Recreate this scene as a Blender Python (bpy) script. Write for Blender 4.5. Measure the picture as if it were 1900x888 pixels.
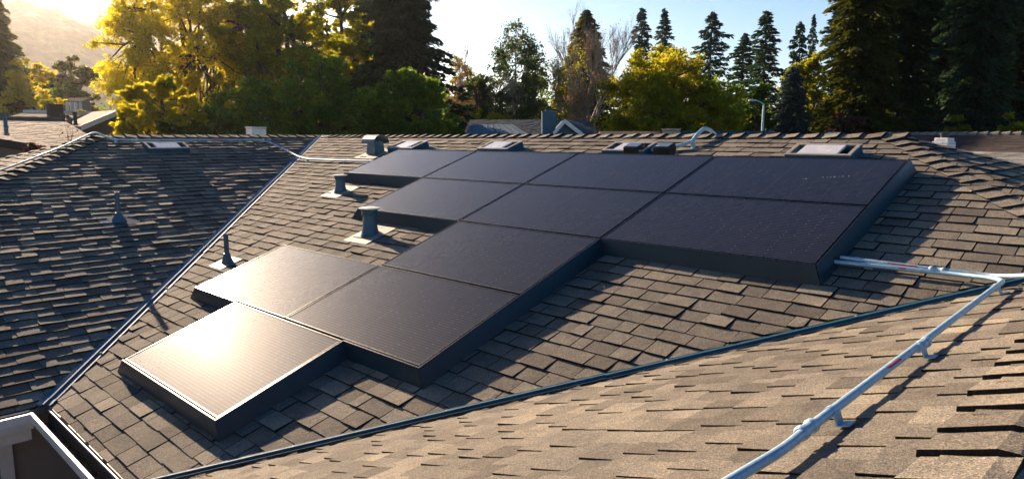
import bpy, math, random
import numpy as np
from mathutils import Matrix, Vector

for o in list(bpy.data.objects): bpy.data.objects.remove(o)
SC = bpy.context.scene
COL = SC.collection
rad = math.radians

# ------------------------------------------------------------------ camera
YAW, PIT = 2.3376, 0.14587
CAM = np.array([8.6345, -6.4868, 0.1874])
FOC = 1.2996
fw = np.array([math.cos(PIT)*math.cos(YAW), math.cos(PIT)*math.sin(YAW), -math.sin(PIT)])
rt = np.array([math.sin(YAW), -math.cos(YAW), 0.0])
dn = np.cross(fw, rt)
cd = bpy.data.cameras.new('camera'); co = bpy.data.objects.new('camera', cd); COL.objects.link(co)
co.matrix_world = Matrix(((rt[0], -dn[0], -fw[0], CAM[0]), (rt[1], -dn[1], -fw[1], CAM[1]), (rt[2], -dn[2], -fw[2], CAM[2]), (0, 0, 0, 1)))
cd.sensor_width = 36; cd.lens = FOC/1.9*36; cd.clip_start = 0.05; cd.clip_end = 20000
SC.camera = co

# ------------------------------------------------------------------ light
SUN_EL, SUN_AZ = 19.9, 169.4          # azimuth measured from +X towards +Y
w = bpy.data.worlds.new('World'); SC.world = w; w.use_nodes = True
nt = w.node_tree; nt.nodes.clear()
sky = nt.nodes.new('ShaderNodeTexSky'); sky.sky_type = 'NISHITA'; sky.sun_disc = False
sky.sun_elevation = rad(SUN_EL); sky.sun_rotation = rad(90-SUN_AZ)
sky.air_density = 1.0; sky.dust_density = 0.25; sky.ozone_density = 2.5
tc = nt.nodes.new('ShaderNodeTexCoord'); sx = nt.nodes.new('ShaderNodeSeparateXYZ')
rp = nt.nodes.new('ShaderNodeValToRGB')
rp.color_ramp.elements[0].position = 0.0; rp.color_ramp.elements[0].color = (1.2, 1.3, 1.42, 1)
rp.color_ramp.elements[1].position = 0.8; rp.color_ramp.elements[1].color = (0.010, 0.33, 0.62, 1)
e = rp.color_ramp.elements.new(0.19); e.color = (0.85, 1.04, 1.2, 1)
e = rp.color_ramp.elements.new(0.36); e.color = (0.03, 0.47, 0.76, 1)
mx = nt.nodes.new('ShaderNodeMix'); mx.data_type = 'RGBA'; mx.blend_type = 'MULTIPLY'; mx.inputs[0].default_value = 1
bg = nt.nodes.new('ShaderNodeBackground'); bg.inputs[1].default_value = 0.052
wo = nt.nodes.new('ShaderNodeOutputWorld')
nt.links.new(tc.outputs['Generated'], sx.inputs[0]); nt.links.new(sx.outputs['Z'], rp.inputs[0])
nt.links.new(sky.outputs[0], mx.inputs[6]); nt.links.new(rp.outputs[0], mx.inputs[7])
nt.links.new(mx.outputs[2], bg.inputs[0]); nt.links.new(bg.outputs[0], wo.inputs[0])

sun = bpy.data.lights.new('sun', 'SUN'); sun.energy = 5.0; sun.angle = rad(0.6); sun.color = (1.0, 0.755, 0.53)
so = bpy.data.objects.new('sun', sun); COL.objects.link(so)
sd = Vector((math.cos(rad(SUN_EL))*math.cos(rad(SUN_AZ)), math.cos(rad(SUN_EL))*math.sin(rad(SUN_AZ)), math.sin(rad(SUN_EL))))
so.rotation_euler = sd.to_track_quat('Z', 'Y').to_euler()
so.location = sd*60

SC.view_settings.view_transform = 'Standard'; SC.view_settings.look = 'None'
SC.view_settings.exposure = 1.52; SC.view_settings.gamma = 1
SC.view_settings.use_curve_mapping = False
SC.render.engine = 'CYCLES'
HAZE = 0.000105
SC.cycles.max_bounces = 6; SC.cycles.volume_bounces = 1; SC.cycles.transparent_max_bounces = 8

# ------------------------------------------------------------------ placing helpers
def ray(px, py):
    return rt*((px-950)/1000/FOC) + dn*((py-444)/1000/FOC) + fw
def on_plane(px, py, n, c):
    d = ray(px, py); n = np.array(n, float)
    return CAM + d*(c - n@CAM)/(n@d)
def far(px, py, D):                    # point seen at a pixel at horizontal distance D
    d = ray(px, py); return CAM + d*D/math.hypot(d[0], d[1])
def depth_scale(px, D):                # metres per photo pixel at horizontal distance D
    d = ray(px, 253); return D/math.hypot(d[0], d[1])/1000/FOC

# ------------------------------------------------------------------ materials
def mat(name, col=(.5, .5, .5), rough=.6, metal=0, spec=.5, coat=0):
    m = bpy.data.materials.new(name); m.use_nodes = True
    b = m.node_tree.nodes['Principled BSDF']
    b.inputs['Base Color'].default_value = (*col, 1); b.inputs['Roughness'].default_value = rough
    b.inputs['Metallic'].default_value = metal; b.inputs['Specular IOR Level'].default_value = spec
    b.inputs['Coat Weight'].default_value = coat
    return m
def N(m, t, **k):
    n = m.node_tree.nodes.new(t)
    for a, v in k.items(): setattr(n, a, v)
    return n
def L(m, a, b): m.node_tree.links.new(a, b)
def ramp(m, fac, stops):
    r = N(m, 'ShaderNodeValToRGB'); cr = r.color_ramp
    while len(cr.elements) < len(stops): cr.elements.new(0.5)
    for el, (p, c) in zip(cr.elements, stops):
        el.position = p; el.color = (*c, 1) if len(c) == 3 else c
    L(m, fac, r.inputs[0]); return r.outputs[0]
def noise(m, vec, scale, detail=3, rough=.6):
    n = N(m, 'ShaderNodeTexNoise'); n.inputs['Scale'].default_value = scale
    n.inputs['Detail'].default_value = detail; n.inputs['Roughness'].default_value = rough
    if vec: L(m, vec, n.inputs['Vector'])
    return n.outputs['Fac']
def mix(m, a, b, fac, mode='MULTIPLY'):
    x = N(m, 'ShaderNodeMix', data_type='RGBA', blend_type=mode)
    for s, i in ((fac, 0), (a, 6), (b, 7)):
        if isinstance(s, (int, float)): x.inputs[i].default_value = s
        elif isinstance(s, tuple): x.inputs[i].default_value = (*s, 1)
        else: L(m, s, x.inputs[i])
    return x.outputs[2]
def objco(m):
    return N(m, 'ShaderNodeTexCoord').outputs['Object']
def geoco(m):
    return N(m, 'ShaderNodeNewGeometry').outputs['Position']
def bump(m, h, strength=.5, dist=.01):
    b = N(m, 'ShaderNodeBump'); b.inputs['Strength'].default_value = strength; b.inputs['Distance'].default_value = dist
    L(m, h, b.inputs['Height']); L(m, b.outputs[0], m.node_tree.nodes['Principled BSDF'].inputs['Normal'])
def base(m, s): L(m, s, m.node_tree.nodes['Principled BSDF'].inputs['Base Color'])

def shingle_mat(name, stops, gran=260, strong=1.0):
    m = mat(name, rough=.92, spec=.25)
    at = N(m, 'ShaderNodeAttribute', attribute_name='tab')
    p = geoco(m)
    st = [(0, (.016, .015, .014)), (.04, (.016, .015, .014))]+[(.08+.92*q, k) for q, k in stops]
    c = ramp(m, at.outputs['Fac'], st)
    g = noise(m, p, gran, 2, .8)
    gs = ramp(m, g, [(.36, (.38, .36, .36)), (.5, (1, 1, 1)), (.64, (1.0+1.0*strong, 1.0+.9*strong, 1.0+.72*strong))])
    c = mix(m, c, gs, .85*strong)
    g2 = noise(m, p, gran*.42, 2, .7)
    c = mix(m, c, ramp(m, g2, [(.36, (.62, .62, .64)), (.5, (1, 1, 1)), (.66, (1.4, 1.34, 1.2))]), .8*strong)
    s = ramp(m, noise(m, p, 7, 5, .65), [(.3, (.72, .74, .78)), (.5, (1, 1, 1)), (.72, (1.25, 1.2, 1.12))])
    c = mix(m, c, s, .75)
    s = ramp(m, noise(m, p, .9, 3, .6), [(.32, (.78, .79, .8)), (.62, (1.12, 1.1, 1.06))])
    c = mix(m, c, s, .8)
    base(m, c)
    b = N(m, 'ShaderNodeBump'); b.inputs['Strength'].default_value = .8; b.inputs['Distance'].default_value = .004
    L(m, g, b.inputs['Height'])
    b2 = N(m, 'ShaderNodeBump'); b2.inputs['Strength'].default_value = .5; b2.inputs['Distance'].default_value = .012
    L(m, noise(m, p, 22, 3, .6), b2.inputs['Height']); L(m, b2.outputs[0], b.inputs['Normal'])
    L(m, b.outputs[0], m.node_tree.nodes['Principled BSDF'].inputs['Normal'])
    return m
M_SH = shingle_mat('brown_asphalt_shingle', [(0, (.116, .106, .092)), (.35, (.170, .156, .134)), (.7, (.218, .20, .168)), (1, (.275, .25, .205))])
M_SHF = shingle_mat('weathered_tan_shingle', [(0, (.12, .092, .075)), (1, (.22, .172, .138))], 60, .5)
M_SHG = shingle_mat('grey_shingle', [(0, (.13, .135, .14)), (1, (.26, .26, .26))], 60, .5)
M_SHD = shingle_mat('dark_brown_roofing', [(0, (.035, .028, .028)), (1, (.07, .055, .05))], 60, .5)
M_SHT = shingle_mat('blue_grey_roofing', [(0, (.03, .062, .082)), (1, (.06, .105, .13))], 60, .5)
M_CAP = shingle_mat('brown_cap_shingle', [(0, (.15, .135, .115)), (1, (.265, .24, .20))], 200)

def worn(name, c1, c2, rough=.5, metal=0, scale=6, spec=.5, coat=0):
    m = mat(name, c1, rough, metal, spec, coat)
    p = geoco(m)
    f = noise(m, p, scale, 6, .7)
    base(m, ramp(m, f, [(.35, c1), (.7, c2)]))
    r = N(m, 'ShaderNodeMapRange'); r.inputs[3].default_value = max(rough-.12, .05); r.inputs[4].default_value = min(rough+.15, 1)
    L(m, noise(m, p, scale*3, 4, .6), r.inputs[0]); L(m, r.outputs[0], m.node_tree.nodes['Principled BSDF'].inputs['Roughness'])
    bump(m, f, .15, .004)
    return m
M_FLASH = worn('sky_tinted_grey_flashing', (.018, .075, .115), (.04, .12, .17), .62, 0, 9, spec=.12)  # grey metal; the blue of reflected sky is put into the base colour
M_FLASHL = worn('sky_tinted_valley_flashing', (.035, .14, .21), (.07, .20, .28), .6, 0, 9, spec=.15)  # lighter copy for the left valley, mirrored sky blue mixed into its colour
M_VENT = worn('shade_tinted_vent_metal', (.05, .105, .135), (.085, .15, .18), .45, .2, 12)  # teal cast of grey metal in shade, painted into the colour
M_LEAD = worn('weathered_flashing_plate', (.26, .24, .21), (.42, .38, .33), .6, .2, 14)
M_GALV = worn('sky_tinted_galvanised_conduit', (.36, .55, .66), (.54, .70, .78), .48, .55, 30)  # steel with the blue sky reflection coloured in
M_RED = worn('red_warning_sticker', (.55, .02, .06), (.7, .05, .10), .5, 0, 60)
M_SKIRT = worn('sky_tinted_black_anodised_skirt', (.005, .021, .036), (.008, .030, .047), .36, 0, 5)  # black metal; its bluish sky sheen is part of the base colour
M_FRAME = worn('black_anodised_frame', (.02, .022, .026), (.045, .046, .05), .28, .7, 20)
M_WHITE = worn('weathered_white_paint', (.66, .64, .60), (.8, .79, .76), .45, 0, 8)
M_TROUGH = worn('dark_gutter_inside', (.012, .011, .010), (.05, .045, .04), .8, 0, 20)  # near-black tone for the inside of the white gutter
M_STUCCO = worn('taupe_stucco', (.24, .205, .18), (.30, .255, .225), .9, 0, 3)
M_WALLF = worn('grey_brown_siding', (.11, .095, .095), (.16, .14, .13), .85, 0, 1.5)
M_WALLB = worn('blue_grey_siding', (.06, .13, .175), (.08, .17, .22), .85, 0, 1.5)
M_BLACK = worn('black_plastic', (.008, .008, .009), (.02, .02, .02), .35, 0, 10)
M_ACRY = worn('frosted_white_acrylic', (.62, .62, .63), (.78, .78, .78), .22, 0, 4, coat=.4)
M_GLASSD = mat('dark_skylight_glass', (.01, .015, .02), .06, 0, .8)
M_PANE = mat('window_glass', (.03, .04, .05), .05, 0, .8)
M_BARK = worn('grey_brown_bark', (.055, .042, .034), (.12, .095, .075), .95, 0, 3)
M_BARKL = worn('pale_bark', (.26, .22, .17), (.42, .36, .28), .9, 0, 4)
M_BARKR = worn('redwood_bark', (.05, .028, .022), (.10, .055, .04), .95, 0, 2)
M_BRICKW = mat('white_painted_brick', (.75, .78, .8), .7)
_b = N(M_BRICKW, 'ShaderNodeTexBrick'); _b.inputs['Scale'].default_value = 1; _b.inputs['Brick Width'].default_value = .22; _b.inputs['Row Height'].default_value = .075
_b.inputs['Mortar Size'].default_value = .009
_b.inputs['Color1'].default_value = (.62, .66, .70, 1); _b.inputs['Color2'].default_value = (.78, .80, .82, 1); _b.inputs['Mortar'].default_value = (.35, .38, .4, 1)
_mp = N(M_BRICKW, 'ShaderNodeMapping'); _mp.inputs['Rotation'].default_value = (rad(90), 0, 0)
L(M_BRICKW, objco(M_BRICKW), _mp.inputs[0]); L(M_BRICKW, _mp.outputs[0], _b.inputs[0]); base(M_BRICKW, _b.outputs[0])

# solar glass: black cells, fine bus lines, ribbon glints painted as bright dots, dust
M_PV = mat('solar_glass', (.01, .012, .02), .2, 0, .12, .0)
def _pv():
    m = M_PV; B = m.node_tree.nodes['Principled BSDF']
    co = objco(m); s = N(m, 'ShaderNodeSeparateXYZ'); L(m, co, s.inputs[0])
    def math_(op, a, b=None, c=None):
        n = N(m, 'ShaderNodeMath', operation=op)
        for i, v in enumerate((a, b, c)):
            if v is None: continue
            if isinstance(v, (int, float)): n.inputs[i].default_value = v
            else: L(m, v, n.inputs[i])
        return n.outputs[0]
    def line(src, period, width):
        f = math_('FRACT', math_('DIVIDE', src, period)); d = math_('ABSOLUTE', math_('SUBTRACT', f, .5))
        return math_('GREATER_THAN', d, .5-width/period/2)
    bus = line(s.outputs[1], .0262, .0022); cellx = line(s.outputs[0], .0815, .0016)
    mid = math_('LESS_THAN', math_('ABSOLUTE', s.outputs[0]), .004)
    vis = math_('GREATER_THAN', noise(m, co, 5.5, 2, .5), .53)
    dx = line(s.outputs[0], .0815, .0075); dy = line(s.outputs[1], .0524, .0075)
    dot = math_('MULTIPLY', math_('MULTIPLY', dx, dy), vis)
    c = mix(m, (.007, .011, .024), (.115, .105, .11), math_('MULTIPLY', bus, .85), 'MIX')
    c = mix(m, c, (.05, .05, .055), math_('MULTIPLY', cellx, .25), 'MIX')
    c = mix(m, c, (.07, .07, .07), math_('MULTIPLY', mid, .22), 'MIX')
    c = mix(m, c, (.62, .52, .38), math_('MULTIPLY', dot, .22), 'MIX')
    dust = ramp(m, noise(m, co, 9, 6, .7), [(.35, (0, 0, 0)), (.8, (.045, .045, .045))])
    c = mix(m, c, (.30, .26, .22), dust, 'MIX')
    sp = ramp(m, noise(m, co, 95, 1, .5), [(.76, (0, 0, 0)), (.80, (.4, .4, .4))])
    c = mix(m, c, (.4, .38, .36), sp, 'MIX')
    base(m, c)
    r = N(m, 'ShaderNodeMapRange'); r.inputs[3].default_value = .062; r.inputs[4].default_value = .072
    L(m, noise(m, co, 3, 4, .6), r.inputs[0]); L(m, r.outputs[0], B.inputs['Roughness'])
    B.inputs['Coat Weight'].default_value = .12; B.inputs['Coat Roughness'].default_value = .46
_pv()

def leaf_mat(name, stops, trans, tfac=.45, rough=.55, spec=.3):
    m = bpy.data.materials.new(name); m.use_nodes = True; t = m.node_tree; t.nodes.clear()
    at = N(m, 'ShaderNodeAttribute', attribute_name='tab')
    c = ramp(m, at.outputs['Fac'], stops)
    tr = mix(m, c, trans, 1.0)
    d = N(m, 'ShaderNodeBsdfPrincipled'); d.inputs['Roughness'].default_value = rough; d.inputs['Specular IOR Level'].default_value = .06 if 'needles' in name else spec
    L(m, c, d.inputs['Base Color'])
    x = N(m, 'ShaderNodeBsdfTranslucent'); L(m, tr, x.inputs[0])
    ms = N(m, 'ShaderNodeMixShader'); ms.inputs[0].default_value = tfac
    L(m, d.outputs[0], ms.inputs[1]); L(m, x.outputs[0], ms.inputs[2])
    o = N(m, 'ShaderNodeOutputMaterial'); L(m, ms.outputs[0], o.inputs[0])
    return m
LF_GOLD = leaf_mat('golden_maple_leaves', [(0, (.13, .15, .010)), (.55, (.26, .25, .012)), (1, (.42, .36, .018))], (2.9, 2.5, 1.2), .74)
LF_GREEN = leaf_mat('mid_green_leaves', [(0, (.04, .085, .012)), (.6, (.085, .145, .015)), (1, (.21, .25, .02))], (2.6, 2.4, .9), .5)
LF_BRIGHT = leaf_mat('yellow_green_leaves', [(0, (.10, .125, .010)), (.6, (.18, .19, .012)), (1, (.28, .26, .018))], (2.6, 2.3, .9), .58)
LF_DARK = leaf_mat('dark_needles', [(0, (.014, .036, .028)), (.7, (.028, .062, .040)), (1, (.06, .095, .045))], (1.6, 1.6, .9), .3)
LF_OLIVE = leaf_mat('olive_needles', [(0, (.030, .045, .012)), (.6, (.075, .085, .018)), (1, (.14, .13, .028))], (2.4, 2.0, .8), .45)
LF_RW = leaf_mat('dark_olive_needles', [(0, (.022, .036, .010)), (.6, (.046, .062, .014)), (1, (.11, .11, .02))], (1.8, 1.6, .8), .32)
LF_BLUE = leaf_mat('blue_spruce_needles', [(0, (.035, .06, .06)), (1, (.08, .11, .10))], (1.2, 1.3, 1.1), .25)
LF_BIRCH = leaf_mat('birch_leaves', [(0, (.03, .06, .03)), (1, (.09, .12, .05))], (1.8, 1.8, .9), .4)
LF_BROWN = leaf_mat('brown_catkins', [(0, (.12, .07, .03)), (1, (.26, .17, .07))], (2, 1.6, 1), .4)
LF_RED = leaf_mat('dark_red_leaves', [(0, (.05, .022, .018)), (1, (.11, .05, .035))], (1.6, 1, .9), .3)

M_GRASS = worn('dry_lawn_and_soil', (.05, .06, .02), (.11, .10, .05), .95, 0, .25)

# ------------------------------------------------------------------ mesh helpers
OFF = {}
class MB:
    def __init__(s): s.v = []; s.f = []; s.a = []
    def poly(s, pts, a=.5):
        i = len(s.v); s.v += [tuple(p) for p in pts]; s.f.append(tuple(range(i, i+len(pts)))); s.a.append(a)
    def prism(s, pts, ext, a=.5):                 # closed prism from polygon pts along vector ext
        i = len(s.v); n = len(pts); ext = np.array(ext, float)
        s.v += [tuple(p) for p in pts] + [tuple(np.array(p)+ext) for p in pts]
        s.f.append(tuple(range(i, i+n))); s.f.append(tuple(range(i+2*n-1, i+n-1, -1)))
        for k in range(n): s.f.append((i+(k+1) % n, i+k, i+n+k, i+n+(k+1) % n))
        s.a += [a]*(n+2)
    def box(s, c, size, ax=None, a=.5):
        ax = np.eye(3) if ax is None else ax; c = np.array(c, float); h = np.array(size)/2
        q = [c+ax[0]*h[0]*i+ax[1]*h[1]*j-ax[2]*h[2] for i, j in ((-1, -1), (1, -1), (1, 1), (-1, 1))]
        s.prism(q, ax[2]*size[2], a)
    def tube(s, path, r, n=10, cap=True, a=.5):
        path = [np.array(p, float) for p in path]; m = len(path)
        rs = r if hasattr(r, '__len__') else [r]*m
        i0 = len(s.v); up = None
        for k in range(m):
            d = path[min(k+1, m-1)]-path[max(k-1, 0)]; d = d/(np.linalg.norm(d)+1e-9)
            if up is None:
                up = np.array([0, 0, 1.]) if abs(d[2]) < .9 else np.array([1., 0, 0])
            x = np.cross(up, d); x /= np.linalg.norm(x)+1e-9; y = np.cross(d, x); up = y
            for j in range(n):
                t = 2*math.pi*j/n; s.v.append(tuple(path[k]+(x*math.cos(t)+y*math.sin(t))*rs[k]))
        for k in range(m-1):
            for j in range(n):
                s.f.append((i0+k*n+j, i0+k*n+(j+1) % n, i0+(k+1)*n+(j+1) % n, i0+(k+1)*n+j)); s.a.append(a)
        if cap:
            s.f.append(tuple(i0+j for j in range(n-1, -1, -1))); s.f.append(tuple(i0+(m-1)*n+j for j in range(n))); s.a += [a, a]
    def lathe(s, c, prof, ax=None, n=24, a=.5):   # prof: (radius, height) pairs
        ax = np.eye(3) if ax is None else ax; c = np.array(c, float); i0 = len(s.v)
        for r, z in prof:
            for j in range(n):
                t = 2*math.pi*j/n; s.v.append(tuple(c+ax[0]*r*math.cos(t)+ax[1]*r*math.sin(t)+ax[2]*z))
        for k in range(len(prof)-1):
            for j in range(n):
                s.f.append((i0+k*n+j, i0+k*n+(j+1) % n, i0+(k+1)*n+(j+1) % n, i0+(k+1)*n+j)); s.a.append(a)
        s.f.append(tuple(i0+j for j in range(n-1, -1, -1))); s.f.append(tuple(i0+(len(prof)-1)*n+j for j in range(n))); s.a += [a, a]
    def build(s, name, m, parent=None, smooth=False, bev=0):
        return link_mesh(name, np.array(s.v, float), s.f, m, parent, np.array(s.a), smooth, bev)
def link_mesh(name, V, F, m, parent=None, A=None, smooth=False, bev=0):
    me = bpy.data.meshes.new(name)
    off = OFF.get(parent.name, np.zeros(3)) if parent is not None else np.zeros(3)
    if isinstance(F, np.ndarray):
        n, k = F.shape
        me.vertices.add(len(V)); me.vertices.foreach_set('co', (V-off).astype(np.float32).ravel())
        me.loops.add(n*k); me.loops.foreach_set('vertex_index', F.astype(np.int32).ravel())
        me.polygons.add(n); me.polygons.foreach_set('loop_start', np.arange(0, n*k, k, dtype=np.int32))
        me.update(calc_edges=True)
    else:
        me.from_pydata([tuple(p) for p in (V-off)], [], F); me.update()
    if A is not None:
        at = me.attributes.new('tab', 'FLOAT', 'FACE'); at.data.foreach_set('value', np.asarray(A, np.float32))
    me.materials.append(m)
    if smooth:
        me.polygons.foreach_set('use_smooth', [True]*len(me.polygons))
        try: me.set_sharp_from_angle(angle=rad(40))
        except Exception: pass
    o = bpy.data.objects.new(name, me); COL.objects.link(o)
    if parent is not None:
        o.parent = parent
        if parent.name in OFF: OFF[o.name] = OFF[parent.name]
    if bev:
        b = o.modifiers.new('bevel', 'BEVEL'); b.width = bev; b.segments = 2; b.limit_method = 'ANGLE'
    return o
def tag(o, label=None, cat=None, group=None, kind=None):
    for k, v in (('label', label), ('category', cat), ('group', group), ('kind', kind)):
        if v: o[k] = v
    return o
def thing(name, loc, label, cat, group=None, rot=(0, 0, 0)):
    o = bpy.data.objects.new(name, None); COL.objects.link(o); o.location = tuple(loc); o.rotation_euler = rot
    o.empty_display_size = .2
    if rot == (0, 0, 0): OFF[o.name] = np.array([float(x) for x in loc])   # children given in world coordinates
    return tag(o, label, cat, group)

rng = np.random.default_rng(7); random.seed(7)

# ------------------------------------------------------------------ roof planes
PH = 0.32282; T = math.tan(PH)
RZ = .195                          # ridge height, ground at GZ
GZ = -4.5
XL, YR, XH = -3.85, 1.0, 6.55      # left wing ridge x, main ridge y, main ridge end x
XN = 8.41                          # near wing ridge x
YE = -2.94                         # hip end of the left wing ridge
EV = 6.23                          # plan distance ridge to eave
XNO = 10.555                        # virtual x where near slope would reach ridge height
ZN = RZ + (XN-XNO)*T
c_, s_ = math.cos(PH), math.sin(PH)
nM = np.array([0, -s_, c_]); nL = np.array([s_, 0, c_]); nN = np.array([-s_, 0, c_]); nH = nL; nE = nM
def zM(y): return RZ+(y-YR)*T
def zL(x): return RZ-(x-XL)*T
def zN(x): return RZ+(x-XNO)*T
def zH(x): return RZ-(x-XH)*T
def on_M(px, py, h=0):
    return on_plane(px, py, nM, nM@np.array([0, YR, RZ])+h)
def on_L(px, py, h=0):
    return on_plane(px, py, nL, nL@np.array([XL, 0, RZ])+h)
def on_N(px, py, h=0):
    return on_plane(px, py, nN, nN@np.array([XNO, 0, RZ])+h)
AX_M = np.array([[1, 0, 0], [0, c_, s_], nM])          # x along ridge, y up slope
AX_L = np.array([[0, 1, 0], [-c_, 0, s_], nL])
AX_N = np.array([[0, -1, 0], [c_, 0, s_], nN])

def clip(poly, a, b, c):           # keep a*x+b*y<=c
    out = []
    for i in range(len(poly)):
        p, q = poly[i], poly[(i+1) % len(poly)]
        dp, dq = a*p[0]+b*p[1]-c, a*q[0]+b*q[1]-c
        if dp <= 0: out.append(p)
        if dp*dq < 0:
            t = dp/(dp-dq); out.append((p[0]+(q[0]-p[0])*t, p[1]+(q[1]-p[1])*t))
    return out

def shingles(name, parent, origin, e, s, n, smax, planes, e0, e1, expo=.1385, m=M_SH, wr=(.15, .245), gap=.0042, seed=1, wav=0, curl=1.0, thick=(.0095, .0125), pw=1.5, edge=0):
    """laminated shingle courses; e along the course, s down the slope, planes clip in (e,s)"""
    r = random.Random(seed); mb = MB()
    origin, e, s, n = (np.array(q, float) for q in (origin, e, s, n))
    rr = np.random.default_rng(seed); ph = rr.uniform(0, 6.28, 8); fr = rr.uniform(.5, 2.6, 8)
    def wave(a, b): return wav*sum(math.sin(a*fr[i]+b*fr[7-i]*1.3+ph[i]) for i in range(4))/4
    k = 0; sv = 0.0
    while sv < smax:
        x = e0 - r.uniform(0, .3); hi = r.random() < .5; wx = r.uniform(-1, 1)*.004
        while x < e1:
            wd = r.uniform(*wr)
            if r.random() < .1: wd *= r.choice((.55, 1.35))
            lowj = r.uniform(-.004, .004)+wx
            q = [(x+gap, sv-.03), (x+wd-gap, sv-.03), (x+wd-gap, sv+expo+lowj), (x+gap, sv+expo+lowj+r.uniform(-.003, .003))]
            for pl in planes: 
                q = clip(q, *pl)
                if len(q) < 3: break
            if len(q) >= 3:
                t = (thick[1] if hi else thick[0])*r.uniform(.8, 1.25)
                tl, tr = t*r.uniform(.8, 1.35), t*r.uniform(.8, 1.35)
                a = min(1, max(.1, r.gauss(.5, .24)-(0 if hi else .12)))
                top = []; bot = []
                for (qx, qs) in q:
                    f = min(1, max(0, (qs-sv)/expo)); g = (qx-x)/wd
                    hgt = .004+(f**pw)*(tl*(1-g)+tr*g)*curl + (.002 if hi else 0)
                    b_ = origin+e*qx+s*qs+n*wave(qx, qs)
                    top.append(b_+n*hgt); bot.append(b_-n*.012)
                i = len(mb.v); c = len(q)
                mb.v += [tuple(p) for p in top]+[tuple(p) for p in bot]
                mb.f.append(tuple(range(i, i+c))); mb.a.append(a)
                for j in range(c):
                    mb.f.append((i+(j+1) % c, i+j, i+c+j, i+c+(j+1) % c)); mb.a.append(edge*a)
            x += wd; hi = (not hi) if r.random() < .85 else hi
        sv += expo; k += 1
    o = mb.build(name, m, parent)
    return o

def fix_normals(o):
    import bmesh
    b = bmesh.new(); b.from_mesh(o.data); bmesh.ops.recalc_face_normals(b, faces=b.faces[:]); b.to_mesh(o.data); b.free()

house = thing('house', (3.0, -3.0, GZ), 'low house with brown shingled hip and valley roofs carrying the black solar panels', 'house')
SL = EV/c_                          # slope length ridge to eave
# (e,s) clipping: main slope  e=+x, s down slope toward -y ; plan distance = s*c_
inv = 1/c_
# main slope: valley left  x >= XL + p + .07 ; right: hip x<=XH+p (p<...) then valley x<= XNO-1-p...
vx = XNO-YR                         # on the right valley  y = x - vx
shingles('main_roof_slope', house, (0, YR, RZ), (1, 0, 0), (0, -c_, -s_), nM, SL,
         [(-1, c_, -XL-.09), (1, -c_, XH), (1, c_, vx+YR-.085), (0, 1, SL-.0)], XL, 9, seed=3)
# left wing slope: e=+y , s toward +x
shingles('left_roof_slope', house, (XL, 0, RZ), (0, 1, 0), (c_, 0, -s_), nL, SL,
         [(1, c_, YR-.09), (-1, -c_, -YE), (0, 1, SL)], -9.2, 1.1, seed=5, wav=.004, curl=1.0, thick=(.0135, .0150), pw=4.2, gap=.002)
# left wing hip end, facing -y : e=+x
shingles('hip_end_slope', house, (0, YE, RZ), (1, 0, 0), (0, -c_, -s_), nE, SL,
         [(-1, -c_, -XL), (1, -c_, XL), (0, 1, SL)], XL-6.3, XL+6.3, seed=6)
# near wing slope facing -x : e=+y, s toward -x from its ridge
shingles('near_roof_slope', house, (XN, 0, ZN), (0, 1, 0), (-c_, 0, -s_), nN, (XN-4.25)/c_,
         [(1, c_, XN-vx-.085), (-1, 0, 8.6), (0, 1, (XN-4.25)/c_)], -8.6, 0, seed=8, wr=(.10, .175), thick=(.0022, .0068), gap=.0008)
# right end slope facing +x : e=+y , s toward +x from the main ridge end
shingles('right_roof_slope', house, (XH, 0, RZ), (0, 1, 0), (c_, 0, -s_), nH, SL,
         [(1, -c_, YR), (-1, -c_, -YR), (0, 1, SL)], -6, 8, seed=9, wr=(.16, .3), thick=(.016, .018), pw=12)
shingles('right_wing_slope', house, (XN, 0, ZN), (0, 1, 0), (c_, 0, -s_), nH, 4.5,
         [(1, -c_*0, -.92), (-1, 0, 8.6), (0, 1, 4.5)], -8.6, -.92, seed=10, wr=(.2, .5)) if False else None
# roof deck under the shingles (all slopes, also the ones turned away)
def P3(x, y, z): return np.array([x, y, z], float)
dk = MB(); dz = np.array([0, 0, -.06]); lo = np.array([0, 0, -.006])
zb = RZ-EV*T
XE, YB = XL+EV, YR-EV
XNE = XN-(ZN-zb)/T
dk.prism([P3(XL, YR, RZ)+lo, P3(XE, YB, zb)+lo, P3(XNE, YB, zb)+lo, P3(XN, XN-vx, ZN)+lo, P3(XH, YR, RZ)+lo], dz)
dk.prism([P3(XL, YR, RZ)+lo*2, P3(XL, YE, RZ)+lo*2, P3(XE, YE-EV, zb)+lo*2, P3(XE, YB, zb)+lo*2], dz)
dk.prism([P3(XL, YE, RZ)+lo*3, P3(XL-EV, YE-EV, zb)+lo*3, P3(XE, YE-EV, zb)+lo*3], dz)
dk.prism([P3(XN, XN-vx, ZN)+lo*2, P3(XNE, YB, zb)+lo*2, P3(XNE, -8.6, zb)+lo*2, P3(XN, -8.6, ZN)+lo*2], dz)
dk.prism([P3(XH, YR, RZ)+lo*3, P3(XN, XN-vx, ZN)+lo*3, P3(XN, -8.6, ZN)+lo*3, P3(XN+4.2, -8.6, zH(XN+4.2))+lo*3, P3(XH+EV, YR+EV, zb)+lo*3], dz)
fix = dk.build('roof_deck', M_SH, house); fix_normals(fix)
bk = MB()
bk.prism([P3(XL, YR, RZ)-[0, 0, .01], P3(XH, YR, RZ)-[0, 0, .01], P3(XH+EV, YR+EV, zb), P3(XL-EV, YR+EV, zb)], dz, .4)
bk.prism([P3(XL, YE, RZ)-[0, 0, .014], P3(XL, YR, RZ)-[0, 0, .014], P3(XL-EV, YR+EV, zb)-[0, 0, .004], P3(XL-EV, YE-EV, zb)-[0, 0, .004]], dz, .4)
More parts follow.
